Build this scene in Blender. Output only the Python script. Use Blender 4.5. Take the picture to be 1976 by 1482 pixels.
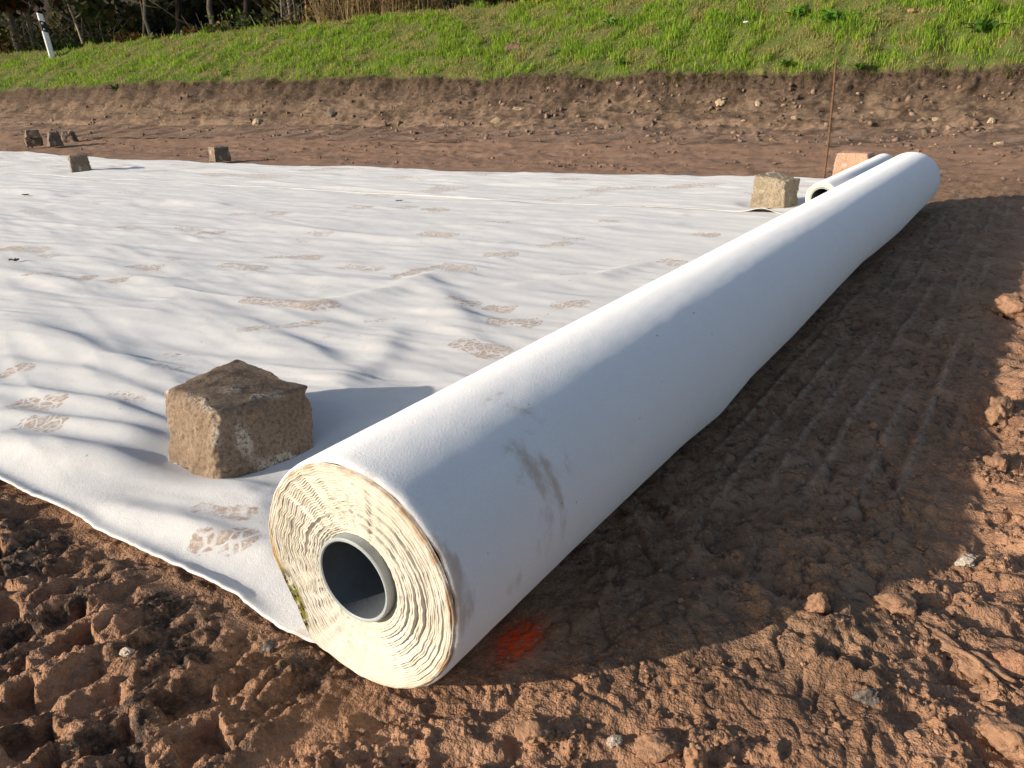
import bpy, math, random
import numpy as np
from mathutils import Vector

# ------------------------------------------------------------------ frame
H = 0.58                                   # camera height above the levelled ground
PITCH, ROLL, FPX = 0.36254, -0.03222, 1503.14
AZ = 0.591816                              # azimuth of the roll axis
A = np.array([math.sin(AZ), math.cos(AZ), 0.0])      # u: along the roll
V = np.array([-math.cos(AZ), math.sin(AZ), 0.0])     # v: along the unrolled sheet
C0 = np.array([-0.16121, 0.65971, 0.0])    # ground point under the near roll end
R1, L1 = 0.1282, 3.62

scene = bpy.context.scene
for o in list(bpy.data.objects):
    bpy.data.objects.remove(o)
col = scene.collection

_fw = np.array([0, math.cos(PITCH), -math.sin(PITCH)])
_r0 = np.array([1.0, 0, 0]); _u0 = np.cross(_r0, _fw)
CR = math.cos(ROLL) * _r0 + math.sin(ROLL) * _u0
CU = -math.sin(ROLL) * _r0 + math.cos(ROLL) * _u0

# ------------------------------------------------------------------ camera
cd = bpy.data.cameras.new('camera'); cam = bpy.data.objects.new('camera', cd); col.objects.link(cam)
cd.sensor_width = 36.0; cd.lens = 36.0 * FPX / 1976.0
cd.clip_start = 0.02; cd.clip_end = 2000
M = [[CR[i], CU[i], -_fw[i], (0, 0, H)[i]] for i in range(3)] + [[0, 0, 0, 1]]
from mathutils import Matrix
cam.matrix_world = Matrix(M)
scene.camera = cam

# ------------------------------------------------------------------ sky, sun, exposure
SHU, SHV = 2.60, -1.79                     # shadow offset per unit height, in (u, v)
LD = A * SHU + V * SHV - np.array([0, 0, 1.0]); LD /= np.linalg.norm(LD)
EL = math.asin(-LD[2]); SAZ = math.atan2(-LD[0], -LD[1])
w = bpy.data.worlds.new('World'); scene.world = w; w.use_nodes = True
nt = w.node_tree; nt.nodes.clear()
sky = nt.nodes.new('ShaderNodeTexSky'); sky.sky_type = 'NISHITA'; sky.sun_disc = False
sky.sun_elevation = EL; sky.sun_rotation = SAZ; sky.air_density = 1.0; sky.dust_density = 1.6; sky.ozone_density = 1.0
bg = nt.nodes.new('ShaderNodeBackground'); bg.inputs[1].default_value = 0.12
wo = nt.nodes.new('ShaderNodeOutputWorld')
nt.links.new(sky.outputs[0], bg.inputs[0]); nt.links.new(bg.outputs[0], wo.inputs[0])
sl = bpy.data.lights.new('sun', 'SUN'); sl.energy = 5.0; sl.angle = math.radians(0.53); sl.color = (1.0, 0.885, 0.74)
sun = bpy.data.objects.new('sun', sl); col.objects.link(sun); sun.location = (-8, -4, 6)
sun.rotation_euler = Vector(LD).to_track_quat('-Z', 'Y').to_euler()
scene.view_settings.view_transform = 'Standard'; scene.view_settings.look = 'None'
scene.view_settings.exposure = 0.45; scene.view_settings.gamma = 1.0
scene.view_settings.use_curve_mapping = False

# ------------------------------------------------------------------ helpers
rng = np.random.default_rng(7); random.seed(7)

def P(u, v, z=0.0):
    return C0 + A * u + V * v + np.array([0, 0, z])
def PP(u, v, z):
    u = np.asarray(u, float); v = np.asarray(v, float); z = np.asarray(z, float)
    return np.stack([C0[0] + A[0] * u + V[0] * v, C0[1] + A[1] * u + V[1] * v, z + 0 * u], -1)
def UV(x, y):
    dx = x - C0[0]; dy = y - C0[1]
    return dx * A[0] + dy * A[1], dx * V[0] + dy * V[1]
def at(px, py, z=0.0):
    """ground coordinates (u, v) of a spot surveyed in the picture, at height z"""
    d = (px - 988.0) / FPX * CR - (py - 741.0) / FPX * CU + _fw
    t = (z - H) / d[2]
    return UV(d[0] * t, d[1] * t)
def at_u(px, py, u):
    """point of a sight line where it reaches distance u along the roll direction"""
    d = (px - 988.0) / FPX * CR - (py - 741.0) / FPX * CU + _fw
    t = (u + C0 @ A) / (d @ A)
    return d * t + np.array([0, 0, H])

def _hash(ix, iy, iz, seed):
    h = (ix.astype(np.int64) * 374761393 + iy.astype(np.int64) * 668265263 + iz.astype(np.int64) * 2147483647 + seed * 1274126177) & 0xffffffff
    h = ((h ^ (h >> 13)) * 1274126177) & 0xffffffff
    h = ((h ^ (h >> 16)) * 2246822519) & 0xffffffff
    return ((h ^ (h >> 15)) & 0xffffff).astype(np.float32) / np.float32(0x1000000)
def vnoise(x, y, seed=0):
    """gradient noise, about -1..1"""
    ix = np.floor(x).astype(np.int64); iy = np.floor(y).astype(np.int64)
    fx = (x - ix).astype(np.float32); fy = (y - iy).astype(np.float32); z = np.zeros_like(ix)
    sx = fx * fx * fx * (fx * (fx * 6 - 15) + 10); sy = fy * fy * fy * (fy * (fy * 6 - 15) + 10)
    def g(dx, dy):
        an = _hash(ix + dx, iy + dy, z, seed) * np.float32(6.2831853)
        return np.cos(an) * (fx - dx) + np.sin(an) * (fy - dy)
    a = g(0, 0); b = g(1, 0); c = g(0, 1); d = g(1, 1)
    return ((a + (b - a) * sx) + ((c + (d - c) * sx) - (a + (b - a) * sx)) * sy) * 1.5
def fbm(x, y, octv=4, seed=0, gain=0.5, lac=2.03):
    s = 0; am = 1.0; f = 1.0
    for i in range(octv):
        s = s + am * vnoise(x * f + 17.3 * i, y * f - 9.1 * i, seed + i); am *= gain; f *= lac
    return s
def ridged(x, y, octv=4, seed=0, gain=0.5):
    s = 0; am = 1.0; f = 1.0
    for i in range(octv):
        s = s + am * (1 - np.abs(vnoise(x * f + 5.3 * i, y * f + 3.7 * i, seed + i)) * 1.6); am *= gain; f *= 2.1
    return s
def noise3(p, seed=0):
    """3-D gradient-ish value noise -1..1, p (n,3)"""
    i = np.floor(p).astype(np.int64); f = (p - i).astype(np.float32); s = f * f * (3 - 2 * f)
    r = 0
    for dx in (0, 1):
        wx = s[:, 0] if dx else 1 - s[:, 0]
        for dy in (0, 1):
            wy = s[:, 1] if dy else 1 - s[:, 1]
            for dz in (0, 1):
                wz = s[:, 2] if dz else 1 - s[:, 2]
                r = r + wx * wy * wz * _hash(i[:, 0] + dx, i[:, 1] + dy, i[:, 2] + dz, seed)
    return r * 2 - 1
def fbm3(p, octv=4, seed=0, gain=0.5):
    s = 0; am = 1.0; f = 1.0
    for i in range(octv):
        s = s + am * noise3(p * f + 11.7 * i, seed + i); am *= gain; f *= 2.07
    return s
def lumps(x, y, cell, seed, fill=0.8, rmin=0.25, rmax=0.55):
    """half-buried round lumps on a jittered grid: height in units of cell"""
    X = x / cell; Y = y / cell; ix = np.floor(X).astype(np.int64); iy = np.floor(Y).astype(np.int64); z = np.zeros_like(ix)
    out = np.zeros(X.shape, np.float32)
    for dx in (-1, 0, 1):
        for dy in (-1, 0, 1):
            cx = ix + dx; cy = iy + dy
            jx = cx + _hash(cx, cy, z, seed); jy = cy + _hash(cx, cy, z, seed + 1)
            rr = rmin + (rmax - rmin) * _hash(cx, cy, z, seed + 2)
            on = _hash(cx, cy, z, seed + 3) < fill
            an = _hash(cx, cy, z, seed + 4) * 3.14159; st = 1 + 0.8 * _hash(cx, cy, z, seed + 5)
            ddx = X - jx; ddy = Y - jy
            q = (ddx * np.cos(an) + ddy * np.sin(an)) / st; p = -ddx * np.sin(an) + ddy * np.cos(an)
            d2 = (q * q + p * p) / (rr * rr)
            out = np.maximum(out, np.where(on & (d2 < 1), np.sqrt(np.maximum(0, 1 - d2)) * rr, 0))
    return out
def sst(a, b, x):
    t = np.clip((x - a) / (b - a), 0, 1); return t * t * (3 - 2 * t)

def mesh_np(name, verts, faces, mat=None, attrs=None, smooth=True, colors=None):
    me = bpy.data.meshes.new(name)
    verts = np.ascontiguousarray(verts, np.float32); faces = np.ascontiguousarray(faces, np.int32)
    n = faces.shape[1]; nf = len(faces)
    me.vertices.add(len(verts)); me.vertices.foreach_set('co', verts.ravel())
    me.loops.add(nf * n); me.loops.foreach_set('vertex_index', faces.ravel())
    me.polygons.add(nf); me.polygons.foreach_set('loop_start', np.arange(0, nf * n, n, dtype=np.int32))
    me.polygons.foreach_set('use_smooth', np.full(nf, smooth, dtype=bool))
    me.update(calc_edges=True)
    for k, a in (attrs or {}).items():
        at_ = me.attributes.new(k, 'FLOAT', 'POINT'); at_.data.foreach_set('value', np.ascontiguousarray(a, np.float32).ravel())
    if colors is not None:
        ca = me.attributes.new('tint', 'FLOAT_COLOR', 'POINT')
        c4 = np.ones((len(verts), 4), np.float32); c4[:, :3] = colors; ca.data.foreach_set('color', c4.ravel())
    if mat: me.materials.append(mat)
    return me
def link(name, me, parent=None, loc=None):
    o = bpy.data.objects.new(name, me); col.objects.link(o)
    if parent: o.parent = parent
    if loc is not None: o.location = loc
    return o
def tag(o, label=None, cat=None, group=None, kind=None):
    if label: o['label'] = label
    if cat: o['category'] = cat
    if group: o['group'] = group
    if kind: o['kind'] = kind
    return o
def empty(name, loc, label, cat, group=None):
    o = bpy.data.objects.new(name, None); col.objects.link(o); o.location = loc; o.empty_display_size = 0.05
    return tag(o, label, cat, group)
def gridfaces(nr, nc, closed=False):
    i = np.arange(nr - 1)[:, None]; j = np.arange(nc if closed else nc - 1)[None, :]; j2 = (j + 1) % nc
    a = i * nc + j; b = i * nc + j2; c = (i + 1) * nc + j2; d = (i + 1) * nc + j
    return np.stack([a, b, c, d], -1).reshape(-1, 4)
def tube(pts, rad, n=8, cap=True):
    """swept tube, arrays of verts/quads"""
    pts = np.asarray(pts, float); rad = np.broadcast_to(np.asarray(rad, float), (len(pts),))
    T = np.gradient(pts, axis=0); T /= np.linalg.norm(T, axis=1)[:, None] + 1e-12
    ref = np.array([0.31, 0.17, 0.93]); ref2 = np.array([0.9, -0.2, 0.1])
    vs = []
    for p, t, r in zip(pts, T, rad):
        e = ref if abs(t @ ref) < 0.9 else ref2
        x = np.cross(t, e); x /= np.linalg.norm(x); y = np.cross(t, x)
        an = np.arange(n) * 2 * math.pi / n
        vs.append(p + r * (np.cos(an)[:, None] * x + np.sin(an)[:, None] * y))
    v = np.concatenate(vs); f = gridfaces(len(pts), n, True)
    if cap:
        v = np.concatenate([v, pts[:1], pts[-1:]]); k = len(v) - 2; m = (len(pts) - 1) * n
        j = np.arange(n); j2 = (j + 1) % n
        f = np.concatenate([f, np.stack([j2, j, 0 * j + k, 0 * j + k], -1), np.stack([m + j, m + j2, 0 * j + k + 1, 0 * j + k + 1], -1)])
    return v, f
def clean(f):
    """quads with a repeated last index stay as triangles split: return pure tris"""
    f = np.asarray(f); t1 = f[:, [0, 1, 2]]; t2 = f[:, [0, 2, 3]]
    t = np.concatenate([t1, t2]); ok = (t[:, 0] != t[:, 1]) & (t[:, 1] != t[:, 2]) & (t[:, 0] != t[:, 2])
    return t[ok]
class MB:
    def __init__(s): s.v = []; s.f = []; s.n = 0; s.c = []
    def add(s, v, f, c=None):
        f = np.asarray(f)
        if f.shape[1] == 4: f = clean(f)
        s.v.append(np.asarray(v, float)); s.f.append(f + s.n); s.n += len(v)
        s.c.append(np.broadcast_to(np.asarray(c if c is not None else (1, 1, 1), float), (len(v), 3)))
    def mesh(s, name, mat, smooth=True, tint=False):
        return mesh_np(name, np.concatenate(s.v), np.concatenate(s.f), mat, smooth=smooth, colors=np.concatenate(s.c) if tint else None)

# ------------------------------------------------------------------ material helpers
class N:
    def __init__(s, name):
        s.m = bpy.data.materials.new(name); s.m.use_nodes = True; s.t = s.m.node_tree; s.t.nodes.clear()
        s.out = s.t.nodes.new('ShaderNodeOutputMaterial'); s.b = s.t.nodes.new('ShaderNodeBsdfPrincipled')
        s.t.links.new(s.b.outputs[0], s.out.inputs[0]); s.b.inputs['Specular IOR Level'].default_value = 0.25
        s.co = s.t.nodes.new('ShaderNodeTexCoord').outputs['Object']
    def lk(s, a, b):
        if isinstance(a, (int, float)): b.default_value = a
        elif isinstance(a, tuple): b.default_value = a if len(a) == 4 or b.type == 'VECTOR' else a + (1,)
        else: s.t.links.new(a, b)
    def noise(s, scale, detail=4, rough=0.55, dist=0.0, vec=None, col_=False):
        n = s.t.nodes.new('ShaderNodeTexNoise'); n.inputs['Scale'].default_value = scale; n.inputs['Detail'].default_value = detail
        n.inputs['Roughness'].default_value = rough; n.inputs['Distortion'].default_value = dist
        s.t.links.new(vec if vec is not None else s.co, n.inputs['Vector']); return n.outputs['Color' if col_ else 'Fac']
    def vor(s, scale, feature='F1', vec=None, rnd=1.0):
        n = s.t.nodes.new('ShaderNodeTexVoronoi'); n.feature = feature; n.inputs['Scale'].default_value = scale
        n.inputs['Randomness'].default_value = rnd
        s.t.links.new(vec if vec is not None else s.co, n.inputs['Vector']); return n.outputs['Distance']
    def mapv(s, scale=(1, 1, 1), rot=(0, 0, 0)):
        n = s.t.nodes.new('ShaderNodeMapping'); n.inputs['Scale'].default_value = scale; n.inputs['Rotation'].default_value = rot
        s.t.links.new(s.co, n.inputs['Vector']); return n.outputs[0]
    def ramp(s, x, lo, hi, a=0.0, b=1.0):
        n = s.t.nodes.new('ShaderNodeMapRange'); n.interpolation_type = 'SMOOTHSTEP'
        s.lk(x, n.inputs[0]); s.lk(lo, n.inputs[1]); s.lk(hi, n.inputs[2]); n.inputs[3].default_value = a; n.inputs[4].default_value = b
        return n.outputs[0]
    def math(s, op, a, b=0.0):
        n = s.t.nodes.new('ShaderNodeMath'); n.operation = op; s.lk(a, n.inputs[0]); s.lk(b, n.inputs[1]); return n.outputs[0]
    def mix(s, f, a, b, mode='MIX'):
        n = s.t.nodes.new('ShaderNodeMix'); n.data_type = 'RGBA'; n.blend_type = mode
        s.lk(f, n.inputs[0]); s.lk(a, n.inputs[6]); s.lk(b, n.inputs[7]); return n.outputs[2]
    def attr(s, name, col_=False):
        n = s.t.nodes.new('ShaderNodeAttribute'); n.attribute_name = name; return n.outputs['Color' if col_ else 'Fac']
    def bump(s, h, dist, strength=1.0, nrm=None):
        n = s.t.nodes.new('ShaderNodeBump'); n.inputs['Distance'].default_value = dist; n.inputs['Strength'].default_value = strength
        s.lk(h, n.inputs['Height'])
        if nrm is not None: s.t.links.new(nrm, n.inputs['Normal'])
        return n.outputs[0]
    def done(s, color=None, rough=0.9, normal=None, **kw):
        if color is not None: s.lk(color, s.b.inputs['Base Color'])
        s.lk(rough, s.b.inputs['Roughness'])
        if normal is not None: s.t.links.new(normal, s.b.inputs['Normal'])
        if 'Subsurface_Scale' in kw: s.b.inputs['Subsurface Radius'].default_value = (1.0, 0.95, 0.9)
        for k, x in kw.items(): s.lk(x, s.b.inputs[k.replace('_', ' ')])
        return s.m

def mat_mud():
    n = N('red_brown_mud')
    big = n.noise(3.0, 5, 0.6); mid = n.noise(26, 6, 0.66); fine = n.noise(170, 5, 0.68)
    c = n.mix(n.ramp(mid, 0.36, 0.66), (0.20, 0.104, 0.057), (0.34, 0.182, 0.10))
    c = n.mix(n.ramp(big, 0.45, 0.66, 0.0, 0.7), c, (0.28, 0.165, 0.10))
    c = n.mix(n.ramp(fine, 0.52, 0.72), c, (0.40, 0.238, 0.148))
    c = n.mix(n.ramp(fine, 0.47, 0.30), c, (0.105, 0.062, 0.04))
    c = n.mix(n.math('MULTIPLY', n.attr('crumb'), n.ramp(mid, 0.3, 0.7, 0.15, 0.75)), c, (0.40, 0.228, 0.138))
    fl = n.mix(n.ramp(n.noise(9, 7, 0.7), 0.34, 0.66), (0.19, 0.11, 0.064), (0.335, 0.203, 0.122))
    fl = n.mix(n.ramp(n.noise(48, 6, 0.72), 0.5, 0.36), fl, (0.075, 0.05, 0.036))
    fl = n.mix(n.ramp(fine, 0.56, 0.74, 0, 0.7), fl, (0.34, 0.245, 0.18))
    fl = n.mix(n.math('MULTIPLY', n.attr('groove'), n.ramp(n.noise(60, 5, 0.7), 0.35, 0.6)), fl, (0.40, 0.29, 0.215))
    c = n.mix(n.math('MULTIPLY', n.attr('flat'), 0.85), c, fl)
    c = n.mix(n.math('MULTIPLY', n.attr('farg'), 0.55), c, n.mix(n.ramp(n.noise(5, 7, 0.7), 0.35, 0.65), (0.19, 0.125, 0.088), (0.30, 0.205, 0.15)))
    dk = n.math('MULTIPLY', n.attr('dark'), n.ramp(n.noise(34, 6, 0.7), 0.36, 0.58, 0, 0.92))
    c = n.mix(dk, c, n.mix(n.ramp(fine, 0.45, 0.65), (0.032, 0.025, 0.021), (0.12, 0.085, 0.06)))
    pt = n.math('MULTIPLY', n.attr('blotch'), n.ramp(n.noise(150, 5, 0.75), 0.36, 0.58))
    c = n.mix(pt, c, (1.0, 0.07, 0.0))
    h = n.math('ADD', n.math('MULTIPLY', n.noise(70, 6, 0.68), 0.7), n.math('MULTIPLY', n.vor(190), 0.22))
    h = n.math('ADD', h, n.math('MULTIPLY', n.vor(420), 0.18))
    return n.done(c, 0.92, n.bump(h, 0.007, 1.0), Specular_IOR_Level=0.2)
def mat_bank():
    n = N('embankment_soil')
    mid = n.noise(6, 6, 0.66); fine = n.noise(42, 6, 0.68)
    c = n.mix(n.ramp(mid, 0.36, 0.64), (0.098, 0.068, 0.047), (0.170, 0.120, 0.085))
    c = n.mix(n.ramp(fine, 0.54, 0.72), c, (0.235, 0.17, 0.12))
    c = n.mix(n.ramp(fine, 0.47, 0.3), c, (0.075, 0.052, 0.038))
    mudc = n.mix(n.ramp(n.noise(5, 7, 0.7), 0.35, 0.65), (0.19, 0.125, 0.088), (0.30, 0.205, 0.15))
    c = n.mix(n.math('MULTIPLY', n.attr('foot'), 0.8), c, mudc)
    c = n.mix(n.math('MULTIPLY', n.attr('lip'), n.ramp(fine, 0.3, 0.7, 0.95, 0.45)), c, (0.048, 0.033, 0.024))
    tf = n.attr('turf')
    g = n.mix(n.ramp(n.noise(3, 5, 0.6), 0.38, 0.62), (0.085, 0.135, 0.025), (0.15, 0.155, 0.05))
    g = n.mix(n.ramp(fine, 0.4, 0.7), g, (0.08, 0.065, 0.032))
    c = n.mix(tf, c, g)
    lit = n.mix(n.ramp(n.noise(8, 6, 0.7), 0.35, 0.65), (0.018, 0.013, 0.008), (0.05, 0.03, 0.016))
    c = n.mix(n.attr('litter'), c, lit)
    h = n.math('ADD', n.math('MULTIPLY', n.noise(18, 6, 0.65), 0.6), n.math('MULTIPLY', n.noise(110, 4, 0.65), 0.4))
    return n.done(c, 0.95, n.bump(h, 0.03, 0.9), Specular_IOR_Level=0.15)
def mat_fabric(name, clean=False):
    n = N(name)
    fib = n.noise(1, 5, 0.6, 0.6, vec=n.mapv((520, 240, 380), (0, 0, 0.7))); felt = n.noise(420, 4, 0.7); soft = n.noise(14, 5, 0.6)
    ca, cb, cc_ = ((0.765, 0.76, 0.75), (0.73, 0.73, 0.725), (0.67, 0.66, 0.65)) if clean else ((0.59, 0.588, 0.585), (0.535, 0.535, 0.535), (0.50, 0.49, 0.48))
    c = n.mix(n.ramp(soft, 0.3, 0.7), ca, cb)
    c = n.mix(n.ramp(felt, 0.35, 0.65), n.mix(0.5, c, cc_), c)
    grime = n.ramp(n.noise(5.5, 7, 0.7), 0.52, 0.78, 0.0, 0.08 if clean else 0.28)
    c = n.mix(grime, c, (0.44, 0.39, 0.34))
    spk = n.ramp(n.noise(75, 3, 0.5), 0.735, 0.76)
    c = n.mix(n.math('MULTIPLY', spk, 0.7), c, (0.12, 0.07, 0.045))
    # boot prints: cracked plates of dried mud inside the stained sole shape
    wv = n.t.nodes.new('ShaderNodeMix'); wv.data_type = 'VECTOR'; wv.inputs[0].default_value = 0.06
    n.t.links.new(n.co, wv.inputs[4]); n.t.links.new(n.noise(9, 3, 0.5, col_=True), wv.inputs[5])
    plates = n.ramp(n.vor(42, 'DISTANCE_TO_EDGE', vec=wv.outputs[1]), 0.03, 0.10)
    pm = n.attr('print'); rag = n.noise(48, 6, 0.7)
    k = n.math('MULTIPLY', n.ramp(n.math('ADD', pm, n.math('MULTIPLY', n.math('SUBTRACT', rag, 0.5), 1.3)), 0.30, 0.56), n.math('MAXIMUM', plates, n.ramp(n.noise(6, 2, 0.5), 0.5, 0.62)))
    k = n.math('MULTIPLY', k, n.ramp(n.noise(95, 6, 0.75), 0.34, 0.58, 0.12, 1.0))
    mudc = n.mix(n.ramp(rag, 0.35, 0.65), (0.33, 0.215, 0.135), (0.21, 0.125, 0.075))
    c = n.mix(n.math('MULTIPLY', k, 0.80), c, mudc)
    c = n.mix(n.math('MULTIPLY', n.ramp(pm, 0.1, 0.9), n.ramp(n.noise(22, 6, 0.7), 0.42, 0.7, 0.0, 0.38)), c, (0.42, 0.32, 0.235))
    # smears
    sm = n.attr('smear'); br = n.noise(1, 6, 0.68, vec=n.mapv((70, 70, 26)))
    k2 = n.math('MULTIPLY', n.ramp(n.math('ADD', sm, n.math('MULTIPLY', n.math('SUBTRACT', br, 0.5), 1.3)), 0.30, 0.85), 0.62)
    c = n.mix(k2, c, (0.36, 0.25, 0.155))
    h = n.math('ADD', n.math('MULTIPLY', fib, 0.5), n.math('MULTIPLY', felt, 0.5))
    h2 = n.noise(60, 5, 0.6)
    nb = n.bump(h2, 0.003, 0.10 if clean else 0.25); nb = n.bump(h, 0.0012, 1.0 if clean else 0.8, nb)
    return n.done(c, 0.95, nb, Specular_IOR_Level=0.1, Sheen_Weight=0.35 if clean else 0.15, Sheen_Roughness=0.6, **(dict(Subsurface_Weight=0.7, Subsurface_Scale=0.02) if clean else {}))
def mat_layers():
    n = N('cream_rolled_edge')
    felt = n.noise(300, 5, 0.7); md = n.noise(28, 5, 0.65)
    c = n.mix(n.ramp(md, 0.35, 0.65), (0.555, 0.53, 0.47), (0.51, 0.475, 0.40))
    c = n.mix(n.math('MULTIPLY', n.attr('gap'), 0.5), c, (0.40, 0.33, 0.215))
    c = n.mix(n.ramp(felt, 0.42, 0.25, 0.0, 0.5), c, (0.52, 0.45, 0.33))
    ed = n.math('MULTIPLY', n.attr('rimdirt'), n.ramp(n.noise(38, 6, 0.7), 0.36, 0.62))
    c = n.mix(n.math('MULTIPLY', ed, 0.88), c, (0.30, 0.19, 0.105))
    c = n.mix(n.math('MULTIPLY', n.attr('rust'), n.ramp(n.noise(55, 5, 0.7), 0.35, 0.55)), c, (0.40, 0.24, 0.055))
    ms = n.math('MULTIPLY', n.attr('moss'), n.ramp(n.noise(90, 5, 0.7), 0.36, 0.52))
    c = n.mix(ms, c, n.mix(n.ramp(n.noise(140, 4, 0.6), 0.42, 0.58), (0.03, 0.022, 0.012), (0.17, 0.17, 0.02)))
    return n.done(c, 0.95, n.bump(n.math('ADD', felt, n.noise(120, 4, 0.6)), 0.0012, 0.6), Specular_IOR_Level=0.1,
                  Subsurface_Weight=0.0)
def mat_simple(name, color, rough=0.6, var=0.15, scale=20, bumpd=0.0, bscale=60, spec=0.3, dark=None):
    n = N(name)
    c = n.mix(n.ramp(n.noise(scale, 5, 0.65), 0.3, 0.7), tuple(x * (1 - var) for x in color), tuple(min(1, x * (1 + var)) for x in color))
    if dark: c = n.mix(n.ramp(n.noise(scale * 2.3, 5, 0.7), 0.5, 0.68), c, dark)
    return n.done(c, rough, n.bump(n.noise(bscale, 5, 0.65), bumpd) if bumpd else None, Specular_IOR_Level=spec)
def mat_stone(name, a, b, dk, lichen=None, top=None):
    n = N(name)
    m = n.noise(14, 6, 0.7); f = n.noise(150, 6, 0.75); g = n.noise(330, 4, 0.7)
    c = n.mix(n.ramp(m, 0.35, 0.65), a, b)
    c = n.mix(n.ramp(f, 0.55, 0.38, 0, 0.85), c, dk)
    c = n.mix(n.ramp(g, 0.60, 0.72), c, tuple(min(1, x * 1.9) for x in b))
    c = n.mix(n.math('MULTIPLY', n.attr('pale'), n.ramp(f, 0.40, 0.6)), c, (0.52, 0.48, 0.41))
    if top:   # weathered crust on the face that used to lie open
        c = n.mix(n.math('MULTIPLY', n.attr('crust'), n.ramp(n.noise(40, 6, 0.7), 0.34, 0.6, 1.0, 0.35)), c, top)
    if lichen:
        c = n.mix(n.ramp(n.noise(22, 5, 0.65), 0.50, 0.66, 0, 0.5), c, lichen)
    h = n.math('ADD', f, n.math('MULTIPLY', g, 0.5))
    return n.done(c, 0.88, n.bump(h, 0.006, 0.8), Specular_IOR_Level=0.3)
def mat_tint(name, transl=0.3, rough=0.7):
    n = N(name); c = n.attr('tint', True)
    n.lk(c, n.b.inputs['Base Color']); n.b.inputs['Roughness'].default_value = rough; n.b.inputs['Specular IOR Level'].default_value = 0.2
    tr = n.t.nodes.new('ShaderNodeBsdfTranslucent'); n.lk(c, tr.inputs[0])
    mx = n.t.nodes.new('ShaderNodeMixShader'); mx.inputs[0].default_value = transl
    n.t.links.new(n.b.outputs[0], mx.inputs[1]); n.t.links.new(tr.outputs[0], mx.inputs[2]); n.t.links.new(mx.outputs[0], n.out.inputs[0])
    return n.m

MUD = mat_mud(); BANK = mat_bank(); FAB = mat_fabric('white_geotextile'); FABR = mat_fabric('clean_white_geotextile', True); LAY = mat_layers()
LEAF = mat_tint('foliage', 0.3); GRASS = mat_tint('grass_blade', 0.45); BARK = mat_tint('bark', 0.0, 0.9)
CLOD = mat_simple('mud_clod', (0.32, 0.185, 0.113), 0.95, 0.25, 40, 0.004, 150, 0.15, dark=(0.16, 0.093, 0.058))
TUBE = mat_simple('grey_plastic_pipe', (0.30, 0.33, 0.335), 0.42, 0.06, 25, 0.0004, 200, 0.45)
BORE = mat_simple('pipe_bore_painted_shade', (0.10, 0.115, 0.13), 0.5, 0.15, 20, 0.0004, 200, 0.3)  # same plastic as the rim, the bore's shade darkened into its colour
RUST = mat_simple('rusty_steel', (0.125, 0.066, 0.038), 0.85, 0.35, 90, 0.0015, 300, 0.3)

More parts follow.
